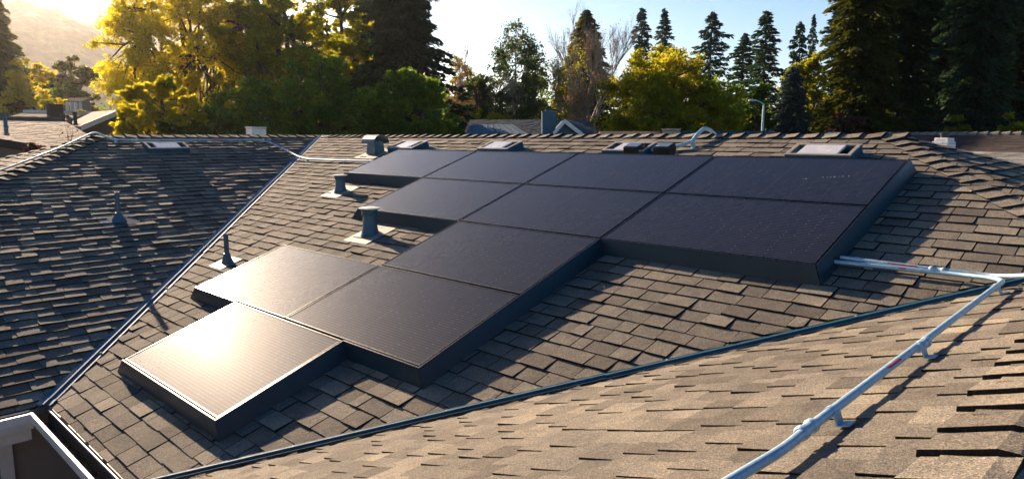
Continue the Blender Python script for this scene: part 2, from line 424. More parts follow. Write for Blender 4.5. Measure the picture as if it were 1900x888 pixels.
fix = bk.build('rear_roof_slope', M_SH, house); fix_normals(fix)

def caps(name, p0, p1, nA, nB, expo=.17, half=.15, t=.024, seed=2, side=1):
    """folded cap shingles from p0 (high or start) to p1, exposed edges facing p1"""
    r = random.Random(seed); p0 = np.array(p0, float); p1 = np.array(p1, float)
    e = p1-p0; Ln = np.linalg.norm(e); e /= Ln
    a = np.cross(nA, e); b = np.cross(nB, e)
    if a[2] > 0 : a = -a
    if b[2] > 0 : b = -b
    if np.dot(a, b) > .9: b = -b
    up = nA+nB; up = up/np.linalg.norm(up)
    mb = MB(); x = -.02
    while x < Ln:
        ex = expo*r.uniform(.96, 1.04); h0 = .012; tt = t*r.uniform(.85, 1.3); j = r.uniform(-.008, .008)
        v = r.uniform(.15, 1)
        prof = [(a, half, 0), (a, half*.5, .0), (a, .022, .001), (b, .022, .001), (b, half*.5, 0), (b, half, 0)]
        def sect(s, h, sk, ff):
            out = []
            for i, (d, w_, dh) in enumerate(prof):
                out.append(p0+e*(s+sk*(1 if i in (0, 5) else 0))+d*(w_*ff+j*(1 if d is a else -1))+up*(h+dh))
            return out
        top0 = sect(x-.02, h0-.006, 0, .96); top1 = sect(x+ex*1.02, h0+tt, r.uniform(-.006, .006), 1.0)
        i0 = len(mb.v); n = 6
        mb.v += [tuple(q) for q in top0]+[tuple(q) for q in top1]+[tuple(q-up*(h0+tt+.004)) for q in top1]+[tuple(q-up*.02) for q in top0]
        for q in range(n-1):
            mb.f.append((i0+q, i0+q+1, i0+n+q+1, i0+n+q)); mb.f.append((i0+n+q, i0+n+q+1, i0+2*n+q+1, i0+2*n+q))
            mb.f.append((i0+2*n+q, i0+2*n+q+1, i0+3*n+q+1, i0+3*n+q)); mb.a += [v, 0, 0]
        mb.f.append((i0, i0+n, i0+2*n, i0+3*n)); mb.f.append((i0+n-1, i0+4*n-1, i0+3*n-1, i0+2*n-1)); mb.a += [0, 0]
        x += ex
    o = mb.build(name, M_CAP, house); fix_normals(o); return o
nB_ = np.array([0, s_, c_]); nLB = np.array([-s_, 0, c_])
caps('ridge_cap', (XL+.3, YR, RZ), (XH+.05, YR, RZ), nM, nB_, .205, .14, .022, seed=21)
caps('ridge_cap', (XL, YR+.2, RZ), (XL, YE, RZ), nL, nLB, .19, .14, .022, seed=22)
caps('hip_cap', (XH, YR, RZ), (XN, XN-vx, ZN), nM, nH, .185, .15, .015, seed=23)
caps('hip_cap', (XH, YR, RZ), (XH+4.5, YR+4.5, zH(XH+4.5)), nB_, nH, .185, .13, .018, seed=24)
caps('hip_cap', (XL, YE, RZ), (XE, YE-EV, zb), nL, nE, .19, .13, .026, seed=25)
caps('hip_cap', (XL, YE, RZ), (XL-EV, YE-EV, zb), nLB, nE, .185, .12, .022, seed=26)
caps('ridge_cap', (XN, XN-vx, ZN), (XN, -8.4, ZN), nN, nH, .185, .19, .011, seed=27)

def valley(p0, p1, nA, nB, wA, wB, seed=1, m=None):
    r = random.Random(seed)
    p0 = np.array(p0, float); p1 = np.array(p1, float); e = p1-p0; Ln = np.linalg.norm(e); e /= Ln
    a = np.cross(nA, e); b = np.cross(nB, e)
    if a[2] < 0: a = -a
    if b[2] < 0: b = -b
    mb = MB(); k = 0; seg = 3.0; x = 0
    up = (nA+nB)/np.linalg.norm(nA+nB)
    while x < Ln:
        x2 = min(Ln, x+seg)
        lift = .004*(k % 2)+.010
        prof = [(a, wA, .004), (a, .018, .002), (a, .006, .022), (b, .006, .022), (b, .018, .002), (b, wB, .004)]
        A = [p0+e*x+d*w_+up*(h+lift) for d, w_, h in prof]; B = [p0+e*(x2+.03)+d*w_+up*(h+lift) for d, w_, h in prof]
        i0 = len(mb.v); mb.v += [tuple(q) for q in A+B]
        for q in range(5): mb.f.append((i0+q, i0+q+1, i0+7+q, i0+6+q)); mb.a.append(.5)
        x = x2; k += 1
    o = mb.build('valley_flashing', m or M_FLASH, house)
    sl = o.modifiers.new('sheet', 'SOLIDIFY'); sl.thickness = .002
    bt = MB()
    for k in range(int(Ln/1.1)):
        q = p0+e*(.5+k*1.1+r.uniform(-.2, .2))+a*wA*.6+up*.018; bt = MB(); bt.lathe(q, [(.010, -.006), (.010, .004), (.004, .008)], n=8); bt.build('flashing_nail', M_LEAD, o, True)
    return o
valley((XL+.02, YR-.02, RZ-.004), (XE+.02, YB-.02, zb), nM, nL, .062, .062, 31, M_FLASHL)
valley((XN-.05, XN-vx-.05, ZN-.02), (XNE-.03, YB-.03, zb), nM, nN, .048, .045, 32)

# walls, gutters, window of the house round the notch at the lower left
wl = MB()
wl.box((XE-.35, YB-2.9, (GZ+zb)/2), (.15, 6.4, zb-GZ)); wl.build('wall', M_STUCCO, house)
wl = MB(); wl.box(((XE+XNE)/2, YB+.35, (GZ+zb)/2), (XNE-XE+.5, .15, zb-GZ)); wl.build('wall', M_STUCCO, house)
wl = MB(); wl.box((XNE+.35, YB-1.6, (GZ+zb)/2), (.15, 3.4, zb-GZ)); wl.build('wall', M_STUCCO, house)
wl = MB(); wl.box(((XL-EV+.35), (YR-YE)/2-3, (GZ+zb)/2), (.15, 14, zb-GZ)); wl.build('wall', M_STUCCO, house)
wl = MB(); wl.box((1.5, YR+EV-.35, (GZ+zb)/2), (16, .15, zb-GZ)); wl.build('wall', M_STUCCO, house)
wl = MB(); wl.box((XH+EV-.35, -.5, (GZ+zb-.3)/2), (.15, 14, zb-GZ-.3)); wl.build('wall', M_STUCCO, house)
def gutter(p0, p1, out, name='gutter'):
    p0 = np.array(p0, float); p1 = np.array(p1, float); out = np.array(out, float); z = np.array([0, 0, 1.])
    def strip(prof, m, nm, par):
        mb = MB(); A = [p0+out*x+z*y for x, y in prof]; B = [p1+out*x+z*y for x, y in prof]
        i0 = len(mb.v); mb.v += [tuple(q) for q in A+B]; n = len(prof)
        for q in range(n): mb.f.append((i0+q, i0+(q+1) % n, i0+n+(q+1) % n, i0+n+q)); mb.a.append(.5)
        mb.f.append(tuple(range(i0, i0+n))); mb.f.append(tuple(range(i0+n, i0+2*n))); mb.a += [.5, .5]
        o = mb.build(nm, m, par); fix_normals(o); return o
    g = strip([(.0, -.12), (.0, .0), (.006, .0), (.006, -.112), (.088, -.112), (.104, -.055), (.108, -.012), (.108, .008), (.128, .008), (.128, -.012), (.122, -.06), (.098, -.12)], M_WHITE, name, house)
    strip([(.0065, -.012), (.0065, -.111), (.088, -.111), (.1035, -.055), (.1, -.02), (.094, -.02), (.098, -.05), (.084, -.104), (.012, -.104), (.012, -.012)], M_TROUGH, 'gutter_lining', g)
    strip([(-.03, -.24), (-.03, -.03), (-.003, -.03), (-.003, -.24)], M_WHITE, 'fascia', house)
gutter((XE+.10, YB-.02, zb-.005), (XNE-.02, YB-.02, zb-.005), (0, -1, 0))
gutter((XE+.0, YE-EV, zb-.005), (XE+.0, YB-.13, zb-.005), (1, 0, 0))
# leaf litter in the gutter
lt = MB(); r_ = random.Random(4)
for i in range(120):
    x = r_.uniform(XE+.15, XNE); y = YB-.02-r_.uniform(.015, .085); a = r_.uniform(0, 6.28)
    c = P3(x, y, zb-.103+r_.uniform(0, .02)); d = P3(math.cos(a), math.sin(a), r_.uniform(-.4, .4))*.012; q = P3(-math.sin(a), math.cos(a), .2)*.006
    lt.poly([c-d, c+q, c+d, c-q])
tag(lt.build('leaf_litter', M_BARK, None), 'dry leaf scraps lying in the gutter trough under the shingle eave', 'leaf litter', kind='stuff')
# drip edge strips (bright broken flashing along the eave)
dp = MB(); x = XE+.06
while x < XNE:
    l = r_.uniform(.15, .5); dp = MB(); dp.box((x+l/2, YB-.004, zb-.004), (l-.01, .010, .016)); dp.build('drip_edge', M_LEAD, house); x += l+r_.uniform(0, .25)
# window on the left wing wall
wx = XE-.35+.076
def onX(px, py, X):
    d = ray(px, py); return CAM+d*(X-CAM[0])/d[0]
a1 = onX(17, 797, wx); zt = a1[2]; y1 = a1[1]
win = MB(); yy0 = y1-1.3
for (ya, yb, za, zb_) in ((yy0, y1, zt-.09, zt), (yy0, y1, zt-1.2, zt-1.11), (yy0, yy0+.09, zt-1.11, zt-.09), (y1-.09, y1, zt-1.11, zt-.09)):
    win.box((wx+.02, (ya+yb)/2, (za+zb_)/2), (.05, yb-ya, zb_-za))
wf = win.build('window', M_WHITE, house)
pn = MB(); pn.box((wx+.008, (yy0+y1)/2, zt-.6), (.012, 1.12, 1.02)); pn.build('pane', M_PANE, wf)

# ------------------------------------------------------------------ ground
g = MB(); g.poly([(-4000, -4000, GZ), (4000, -4000, GZ), (4000, 4000, GZ), (-4000, 4000, GZ)])
tag(g.build('ground', M_GRASS), kind='structure')

# ------------------------------------------------------------------ solar panels
PW, PHH = 1.7378, 1.0
def panel():
    t = thing('solar_panel', (0, 0, 0), 'black solar panel', 'solar panel', 'black solar panels mounted on the main roof slope', rot=(PH, 0, 0))
    gl = MB(); w_, h_ = PW-.02, PHH-.02
    gl.box((0, 0, -.008), (w_-.022, h_-.022, .010)); o = gl.build('glass', M_PV, t)
    fr = MB()
    for s in (-1, 1):
        fr.box((0, s*(h_/2-.006), -.018), (w_, .012, .038)); fr.box((s*(w_/2-.006), 0, -.018), (.012, h_-.0245, .038))
    fr.build('frame', M_FRAME, t, bev=.0015)
    return t
def uv_world(u, v, n=0): return np.array([u*PW, -v*c_, -v*s_]) + nM*n
cells = [(0, 0, 'far left panel of the top row, under the first small skylight, reflecting pale sky'),
 (1, 0, 'second panel of the top row, below the skylight with white insert'),
 (2, 0, 'third panel of the top row, just below the two black boxes'),
 (3, 0, 'top right corner panel, with a row of white chalky specks near its middle'),
 (1, 1, 'left panel of the second row, behind the tall round capped vent'),
 (2, 1, 'middle panel of the second row, framed by panels on every side'),
 (3, 1, 'right panel of the second row, the largest in view, by the two conduits'),
 (2, 2, 'lone panel of the third row, joining upper and lower parts of the array'),
 (1, 3, 'panel with a blinding sun glint beside the thin pipe vent'),
 (2, 3, 'dark panel dotted with bright specks, its corner skirt pointing to the bottom valley'),
 (1.5, 4, 'lowest and nearest panel, sun glare at its upper edge, above the gutter')]
proto = panel()
for i, (u, v, lab) in enumerate(cells):
    if i == 0: o = proto
    else:
        o = proto.copy(); COL.objects.link(o)
        for ch in list(proto.children):
            c2 = ch.copy(); COL.objects.link(c2); c2.parent = o
    o.location = tuple(uv_world(u+.5, v+.5)); o['label'] = lab
# chalky specks on the top right panel
SPKS = []
for i, (u, v) in enumerate([(3.62, .52), (3.63, .515), (3.70, .47), (3.72, .465), (3.735, .46), (3.75, .45), (3.77, .44), (3.785, .435), (3.81, .42)]):
    p = uv_world(u, v, -.0022); sk = MB(); sk.box(p, (.007+.004*(i % 2), .005+.007*(i % 3), .0016), AX_M); SPKS.append(sk.build('chalk_mark', M_LEAD, None))
host = [o for o in bpy.data.objects if o.name.startswith('solar_panel') and 'chalky' in o.get('label', '')][0]
bpy.context.view_layer.update()
for q in SPKS: q.parent = host; q.matrix_parent_inverse = host.matrix_world.inverted()

DEP, OUT = .128, .045
def skirt_down(u0, u1, v, label, left_ext=.14, right_ext=.045, split=None):
    p = [uv_world(u0, v, .002), uv_world(u1, v, .002)]
    d = np.array([0, -c_, -s_])
    gap = .012
    tl = uv_world(u0, v, -.001)+d*gap; tr = uv_world(u1, v, -.001)+d*gap
    bl = uv_world(u0, v, -DEP)+d*(OUT+gap)-np.array([left_ext, 0, 0]); br = uv_world(u1, v, -DEP)+d*(OUT+gap)+np.array([right_ext, 0, 0])
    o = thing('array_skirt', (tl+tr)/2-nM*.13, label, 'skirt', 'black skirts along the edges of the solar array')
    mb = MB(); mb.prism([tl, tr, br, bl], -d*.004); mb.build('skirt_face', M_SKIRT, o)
    lp = MB(); lp.box((tl+tr)/2-d*.006+nM*.001, (np.linalg.norm(tr-tl), .010, .004), AX_M); lp.build('top_lip', M_FRAME, o)
    return o
def skirt_side(u, v0, v1, label, bot_ext=.045):
    d = np.array([0, -c_, -s_]); X = np.array([1., 0, 0]); gap = .012
    t0 = uv_world(u, v0, -.001)+X*gap; t1 = uv_world(u, v1, -.001)+X*gap+d*gap
    b0 = uv_world(u, v0, -DEP)+X*(OUT+gap)-d*0.03; b1 = uv_world(u, v1, -DEP)+X*(OUT+gap)+d*(bot_ext+gap)
    o = thing('array_skirt', (t0+t1)/2-nM*.13, label, 'skirt', 'black skirts along the edges of the solar array')
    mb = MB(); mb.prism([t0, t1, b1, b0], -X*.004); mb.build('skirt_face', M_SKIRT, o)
    lp = MB(); lp.box((t0+t1)/2-X*.006+nM*.001, (.010, np.linalg.norm(t1-t0), .004), AX_M); lp.build('top_lip', M_FRAME, o)
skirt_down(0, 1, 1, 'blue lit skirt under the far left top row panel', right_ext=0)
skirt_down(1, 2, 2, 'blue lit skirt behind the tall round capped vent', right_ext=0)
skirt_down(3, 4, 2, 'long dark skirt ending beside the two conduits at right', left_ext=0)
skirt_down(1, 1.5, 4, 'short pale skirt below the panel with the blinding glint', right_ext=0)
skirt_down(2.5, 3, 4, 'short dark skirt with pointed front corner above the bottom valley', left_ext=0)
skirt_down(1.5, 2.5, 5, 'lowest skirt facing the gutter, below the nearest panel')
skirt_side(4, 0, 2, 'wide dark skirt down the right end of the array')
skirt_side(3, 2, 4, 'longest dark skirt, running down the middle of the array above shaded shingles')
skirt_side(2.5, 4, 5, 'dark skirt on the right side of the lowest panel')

# ------------------------------------------------------------------ vents on the roof
def flash_plate(mb, c, ax, w_, h_, dy=0):
    mb.box(np.array(c)+ax[2]*.016+ax[1]*dy, (w_, h_, .006), ax)
def vent_round(px, py, H, r, label, flare=1.3, cap=1.6, plate=(.42, .42)):
    c = on_M(px, py)
    o = thing('roof_vent', c, label, 'roof vent', 'metal vents on the main roof slope')
    fl = MB(); flash_plate(fl, c, AX_M, *plate); fl.build('base_plate', M_LEAD, o, bev=.003)
    b = MB(); b.lathe(c, [(r*flare*1.15, .0), (r*flare, .035), (r*1.08, H*.35), (r*.98, H*.72), (r*.98, H*.8)]); b.build('stack', M_VENT, o, True)
    k = MB(); k.lathe(c, [(r*1.15, H*.72), (r*1.2, H*.74), (r*1.2, H*.90), (r*1.05, H*.92)]); k.build('collar', M_VENT, o, True)
    k = MB(); k.lathe(c, [(r*cap*.95, H*.93), (r*cap, H*.945), (r*cap, H*.97), (r*cap*.6, H*1.0)]); k.build('cap', M_WHITE, o, True)
    return o
vent_round(687, 437, .31, .072, 'tall round vent with flat disc cap, left of the second panel row')
vent_round(632, 357, .245, .062, 'small round vent with disc cap, below the far left skirt', plate=(.42, .40))
# hooded vent
c = on_M(697, 286); H = .27
o = thing('roof_vent', c, 'vent with a curved tunnel hood on top, highest on the left of the roof', 'roof vent', 'metal vents on the main roof slope')
b = MB(); flash_plate(b, c, AX_M, .55, .5); b.build('base_plate', M_LEAD, o)
b = MB()
i0 = 0
q0 = [(-.12, -.10, 0), (.12, -.10, 0), (.12, .10, 0), (-.12, .10, 0)]; q1 = [(x*.82, y*.82, H*.78) for x, y, z in q0]
P = [c+np.array(q) for q in q0+q1]; b.v = [tuple(p) for p in P]
b.f = [(3, 2, 1, 0), (4, 5, 6, 7)]+[(k, (k+1) % 4, 4+(k+1) % 4, 4+k) for k in range(4)]; b.a = [.5]*6
b.build('stack', M_VENT, o, bev=.006)
b = MB(); pts = [c+np.array([-.17, .15*math.cos(t), H*.66+.13*math.sin(t)]) for t in np.linspace(0, math.pi, 14)]
inn = [c+np.array([-.17, .142*math.cos(t), H*.66+.122*math.sin(t)]) for t in np.linspace(math.pi, 0, 14)]
b.prism(pts+inn, (.34, 0, 0)); hd = b.build('hood', M_VENT, o, bev=.002); fix_normals(hd)
hd2 = MB(); hd2.prism([c+np.array([-.15, .141*math.cos(t), H*.66+.121*math.sin(t)]) for t in np.linspace(0, math.pi, 14)], (.01, 0, 0)); fix_normals(hd2.build('hood_back', M_VENT, o))

def pipe_vent(c, ax, H, r, label, plate=(.34, .36), cone=.09, off=0, group='thin plumbing pipe vents'):
    o = thing('pipe_vent', c, label, 'pipe vent', group)
    b = MB(); flash_plate(b, c, ax, *plate, off); b.build('base_plate', M_LEAD if off else M_FLASH, o, bev=.002)
    b = MB(); b.lathe(c, [(cone, .0), (cone*.92, .03), (r*1.5, .085), (r*1.35, .11), (r*1.1, .115)]); b.build('boot', M_VENT, o, True)
    b = MB()
    n = 20; b.lathe(c, [(r, .05), (r, H), (r*.82, H), (r*.82, H-.05)], n=n); b.build('pipe', M_VENT, o, True)
    return o
pipe_vent(on_M(422, 488), AX_M, .33, .026, 'thin open pipe vent beside the glinting panel and the valley', plate=(.30, .26), cone=.062, off=-.02)
pipe_vent(on_L(221, 411), AX_L, .36, .026, 'thin open pipe vent with cone boot alone on the left roof slope', plate=(.42, .30), cone=.085)

# ------------------------------------------------------------------ skylights and boxes
def skylight(c, ax, w_, d_, label, ins=(.5, 0), H=.09):
    o = thing('skylight', c, label, 'skylight', 'low skylights near the ridge')
    def B(mb, x, y, z, sx, sy, sz): mb.box(np.array(c)+ax[0]*x+ax[1]*y+ax[2]*z, (sx, sy, sz), ax)
    f = MB()
    for s in (-1, 1):
        B(f, 0, s*(d_/2-.025), H/2, w_, .05, H); B(f, s*(w_/2-.025), 0, H/2, .05, d_-.1, H)
    f.build('curb', M_FLASH, o, bev=.004)
    f = MB()
    for s in (-1, 1):
        B(f, 0, s*(d_/2-.018), H+.008, w_+.01, .036, .014); B(f, s*(w_/2-.018), 0, H+.008, .036, d_-.074, .014)
    f.build('rim', M_LEAD, o, bev=.003)
    f = MB(); B(f, 0, 0, H*.55, w_-.1, d_-.1, .01); f.build('glass', M_GLASSD, o)
    f = MB(); B(f, ins[1]*w_, 0, H+.004, w_*ins[0], d_-.075, .02); f.build('white_insert', M_ACRY, o, bev=.006)
    f = MB(); B(f, 0, 0, .012, w_+.12, d_+.1, .006); f.build('flashing_apron', M_VENT, o)
    return o
skylight(on_M(1527, 286.5, .05)-nM*.05, AX_M, .60, .32, 'largest looking skylight, above the top right panel near the hip', (.62, -.02))
skylight(on_M(1168, 279, .05)-nM*.05, AX_M, .58, .30, 'skylight partly covered by a black box, above the third top panel', (.5, 0))
skylight(on_M(928, 275.3, .05)-nM*.05, AX_M, .58, .32, 'skylight with white insert above the second top panel', (.6, -.05))
skylight(on_M(757, 273.5, .05)-nM*.05, AX_M, .62, .34, 'skylight just right of the hooded vent', (.55, 0))
skylight(on_L(309, 274.5, .05)-nL*.05, AX_L, .62, .30, 'lone skylight on the left roof slope under the conduit', (.6, .0))
def jbox(px, py, label):
    c = on_M(px, py, .06)
    o = thing('control_box', c-nM*.05, label, 'control box', 'black boxes beside the skylight')
    b = MB(); b.box(c+nM*.035, (.20, .15, .09), AX_M); b.box(c-nM*.03, (.17, .12, .06), AX_M); b.build('housing', M_BLACK, o, bev=.006)
    b = MB(); b.box(c+nM*.086, (.175, .125, .008), AX_M); b.build('lid', M_ACRY if False else M_PVL, o, bev=.002)
M_PVL = worn('glossy_blue_grey_lid', (.10, .13, .16), (.16, .19, .22), .12, 0, 5, spec=.9, coat=.6)
jbox(1178, 282, 'left black box with glossy lid, standing over the skylight frame')
jbox(1234, 282.5, 'right black box with glossy lid, at the foot of the arched conduit')

# ------------------------------------------------------------------ conduits
def bend(pts, r=.12, n=6):
    pts = [np.array(p, float) for p in pts]; out = [pts[0]]
    for i in range(1, len(pts)-1):
        a, b, c = pts[i-1], pts[i], pts[i+1]
        da = (a-b); la = np.linalg.norm(da); dc = c-b; lc = np.linalg.norm(dc)
        k = min(r, la*.45, lc*.45); p, q = b+da/la*k, b+dc/lc*k
        for j in range(n+1):
            t = j/n; out.append(p*(1-t)**2+b*2*t*(1-t)+q*t*t)
    out.append(pts[-1]); return out
def coupling(mb, p, d, r):
    d = d/np.linalg.norm(d); x = np.cross(d, [0, 0, 1.]); x /= np.linalg.norm(x); y = np.cross(x, d); ax = np.array([x, y, d])
    mb.lathe(np.array(p)-d*.045, [(r*1.2, 0), (r*1.45, .004), (r*1.45, .022), (r*1.2, .026), (r*1.2, .064), (r*1.45, .068), (r*1.45, .086), (r*1.2, .09)], ax, 14)
def strap(mb, p, d, n, r, h, sgn=1):
    d = d/np.linalg.norm(d); x = np.cross(d, n); ax = np.array([d, x, n]); p = np.array(p)
    mb.lathe(p-d*.012, [(r*1.18, 0), (r*1.18, .024)], np.array([x, n, d]), 14)
    mb.box(p+x*sgn*(r+.003)-n*(h-.012)*.5, (.048, .005, h-.012), ax)
    mb.box(p+x*sgn*(r+.022)-n*(h-.014), (.05, .036, .004), ax)
def conduit(name, pts, r, label, couplings=(), straps=(), reds=(), group=None, n=12, nrm=nM, h=.07, sgn=1, bendr=.12):
    o = thing(name, pts[0], label, 'conduit', group)
    mb = MB(); path = bend(pts, bendr); mb.tube(path, r, n); mb.build('pipe', M_GALV, o, True)
    if couplings:
        for p, d in couplings: mb = MB(); coupling(mb, p, d, r); mb.build('coupling', M_GALV, o, True)
    for st in straps:
        p, d = st[0], st[1]; nn = st[2] if len(st) > 2 else nrm
        mb = MB(); strap(mb, p, d, nn, r, h, sgn); mb.build('strap', M_GALV, o, True)
    for (a, b, ang) in reds:
        mb = MB(); a = np.array(a); b = np.array(b); d = (b-a)/np.linalg.norm(b-a); x = np.cross(d, nrm); x /= np.linalg.norm(x); y = np.cross(x, d)
        vc = CAM-a+nrm*1.2; ang = math.degrees(math.atan2(vc@y, vc@x)); arc = [math.radians(ang+t) for t in (-17, -6, 6, 17)]
        for t0, t1 in zip(arc[:-1], arc[1:]):
            f = lambda t, p: p+(x*math.cos(t)+y*math.sin(t))*(r+.0012)
            mb.poly([f(t0, a), f(t1, a), f(t1, b), f(t0, b)])
        mb.build('red_sticker', M_RED, o)
    return o
h_ = .052; R_ = .0148
# near wing conduit: comes from the array, elbows and runs down along the near slope
pa = on_M(1540, 484.5, h_); pb = on_N(1866, 518, h_+.012); pc = on_N(1500, 794, h_); pd = on_N(1455, 832, h_); pe = on_N(1352, 893, h_); pf = pe+(pe-pd)*3
pk = on_M(1760, 507, h_)
dd = pc-pb
def lerp(a, b, t): return np.array(a)*(1-t)+np.array(b)*t
conduit('conduit', [pa, pk, pb, pc, pd, pe, pf], R_, 'silver conduit with elbow running down the near tan roof to the bottom edge', 
        couplings=[(on_N(1713, 638, h_), dd), (on_N(1497, 796, h_), dd)],
        straps=[(on_N(1846, 532, h_), dd, nN), (on_N(1708, 642, h_)+dd/np.linalg.norm(dd)*.03, dd, nN), (on_N(1541, 763, h_), dd, nN), (on_M(1609, 491, h_), pk-pa, nM)],
        reds=[(on_N(1668, 671, h_), on_N(1645, 688, h_), 160), (on_M(1636, 493.5, h_), on_M(1682, 499, h_), 150)], h=h_, sgn=-1, group='silver conduits on the roof')
qa = on_M(1560, 477.5, h_+.012); qb = on_M(1740, 500, h_+.012); qc = on_M(1855, 513, h_+.012); qd = on_N(1960, 508, h_+.03)
qe = qd+(qd-qc)*1.2
conduit('conduit', [qa, qb, qc, qd, qe], R_*.9, 'upper silver conduit running past the elbow to the right edge of the photo',
        couplings=[(on_M(1740, 500, h_+.012), qb-qa)], straps=[(on_M(1590, 481, h_+.012), qb-qa, nM)],
        reds=[(on_M(1648, 488.5, h_+.012), on_M(1704, 495.5, h_+.012), 130)], h=h_+.02, sgn=-1, group='silver conduits on the roof')
# conduit along the left wing: over the hip, under the ridge, down across the valley and into the array
hh = .045
l1 = on_L(490, 258.5, hh); l2 = on_L(420, 259.5, hh); l3 = on_L(250, 260, hh); l4 = on_L(205, 259, hh)
l5 = P3(XL+.02, YE-.06, RZ+.075)
def on_E(px, py, h=0): return on_plane(px, py, nE, nE@np.array([0, YE, RZ])+h)
l6 = on_E(120, 271, hh); l7 = on_E(40, 302, hh); l8 = on_E(-40, 331, hh)
m1 = on_L(535, 281, hh); m2 = on_M(563, 295, hh+.01); m3 = on_M(640, 298, hh); m4 = on_M(700, 299, hh-.01)
conduit('conduit', [l8, l7, l6, l5, l4, l3, l2, l1, m1, m2, m3, m4], .0135, 'long thin silver conduit following the left ridge and dropping across the valley',
        couplings=[(l3, l2-l3), (on_E(75, 288, hh), l7-l6)],
        straps=[(on_L(214, 259.3, hh), l3-l4, nL), (on_L(356, 259.5, hh), l3-l2, nL), (on_L(489, 258.5, hh), l3-l2, nL), (on_L(532, 279, hh), m1-l1, nL), (on_M(572, 296, hh), m3-m2, nM), (on_M(640, 298, hh), m3-m2, nM)],
        reds=[(on_L(280, 259.8, hh), on_L(300, 259.8, hh), 60), (on_L(392, 259.6, hh), on_L(420, 259.5, hh), 60)], h=hh, sgn=1, group='silver conduits on the roof', nrm=nL, bendr=.3)
# arched conduit from the boxes over the ridge
a0 = on_M(1200, 279.5, .05); a1_ = on_M(1255, 272.5, .05); a2 = on_M(1284, 263, .07)
b1 = P3(a2[0]+.12, YR-.32, RZ+.08); b2 = P3(a2[0]+.20, YR-.08, RZ+.20); b3 = P3(a2[0]+.28, YR+.12, RZ+.12); b4 = P3(a2[0]+.33, YR+.25, RZ-.08)
def at_y(px, py, Y):
    d = ray(px, py); return CAM+d*(Y-CAM[1])/d[1]
b1 = at_y(1292, 251, YR-.25); b2 = at_y(1306, 238, YR-.05); b3 = at_y(1316, 240, YR+.06); b4 = at_y(1327, 250, YR+.22)
conduit('conduit', [a0, a1_, a2, b1, b2, b3, b4], .021, 'silver conduit arching up over the ridge from the black boxes',
        straps=[(a2, a2-a1_, nM)], h=.07, sgn=1, group='silver conduits on the roof', bendr=.09)

# small boxes showing just behind the ridge
def behind(px0, px1, py0, Y, label, m, nm='vent_box', slats=3):
    A = at_y(px0, py0, Y); B = at_y(px1, py0, Y); w_ = B[0]-A[0]; H = A[2]-(RZ-(Y-YR)*T); cx = (A[0]+B[0])/2
    o = thing(nm, (cx, Y, A[2]-H), label, 'vent box')
    b = MB(); b.box((cx, Y+w_*.4, A[2]-H/2-.02), (w_*.94, w_*.8, H)); b.build('housing', m, o, bev=.004)
    b = MB()
    for k in range(slats): b.box((cx, Y-.006, A[2]-.035-k*.045), (w_*.95, .012, .03))
    b.build('louvre', m, o)
    b = MB(); b.box((cx, Y+w_*.4, A[2]), (w_, w_*.86, .022)); b.build('lid', m, o, bev=.003)
def behindL(px0, px1, py0, X, label, m):
    A = onX(px0, py0, X); B = onX(px1, py0, X); w_ = abs(B[1]-A[1]); cy = (A[1]+B[1])/2; H = .45
    o = thing('vent_box', (X, cy, A[2]-H), label, 'vent box')
    b = MB(); b.box((X-w_*.4, cy, A[2]-H/2-.02), (w_*.8, w_*.94, H)); b.build('housing', m, o, bev=.004)
    b = MB()
    for k in range(4): b.box((X+.006, cy, A[2]-.04-k*.04), (.012, w_*.95, .026))
    b.build('louvre', m, o)
    b = MB(); b.box((X-w_*.4, cy, A[2]), (w_*.86, w_, .022)); b.build('lid', m, o, bev=.003)
behindL(466, 494, 236.5, XL-.55, 'white louvred vent box showing behind the left ridge', M_WHITE)
behind(1229, 1252, 240.5, YR+.9, 'grey vent box showing behind the main ridge left of the arched conduit', M_LEAD)
# low dome vent
A = at_y(1550, 245.5, YR+.8); o = thing('dome_vent', (A[0], A[1], A[2]-.25), 'low pale dome vent barely showing over the main ridge', 'dome vent')
b = MB(); b.lathe(P3(A[0], A[1], A[2]-.25), [(.13, 0), (.13, .16)]); b.build('curb', M_LEAD, o, True)
b = MB(); b.lathe(P3(A[0], A[1], A[2]-.25), [(.16, .16), (.16, .19), (.12, .23), (.06, .25), (.01, .255)]); b.build('dome', M_FLASH, o, True)
# ------------------------------------------------------------------ trees
def leaf_quads(C, size, rs, elong=.55, nz=0.0):
    n = len(C)
    a = rs.normal(size=(n, 3)); a /= np.linalg.norm(a, axis=1)[:, None]
    t = rs.normal(size=(n, 3)); t[:, 2] *= 1-nz; b = np.cross(a, t); b /= np.linalg.norm(b, axis=1)[:, None]+1e-9
    s = (size*rs.uniform(.6, 1.4, n))[:, None]
    V = np.stack([C+a*s*.5, C+b*s*elong*.5+a*s*.08, C-a*s*.5, C-b*s*elong*.5+a*s*.08], 1).reshape(-1, 3)
    return V, np.arange(4*n).reshape(n, 4)
def limb(mb, p, q, r0, r1, rs, sag=.12, n=7, k=5):
    p = np.array(p, float); q = np.array(q, float); Ld = np.linalg.norm(q-p)
    m1 = p*.66+q*.34+rs.normal(size=3)*Ld*sag*.5+np.array([0, 0, Ld*.06]); m2 = p*.33+q*.67+rs.normal(size=3)*Ld*sag*.5
    pts = []
    for i in range(k+1):
        t = i/k; pts.append(p*(1-t)**3+3*m1*t*(1-t)**2+3*m2*t*t*(1-t)+q*t**3)
    mb.tube(pts, [r0+(r1-r0)*i/k for i in range(k+1)], n, cap=False); return pts
def tree_thing(name, base_, label, cat, group):
    return thing(name, base_, label, cat, group)
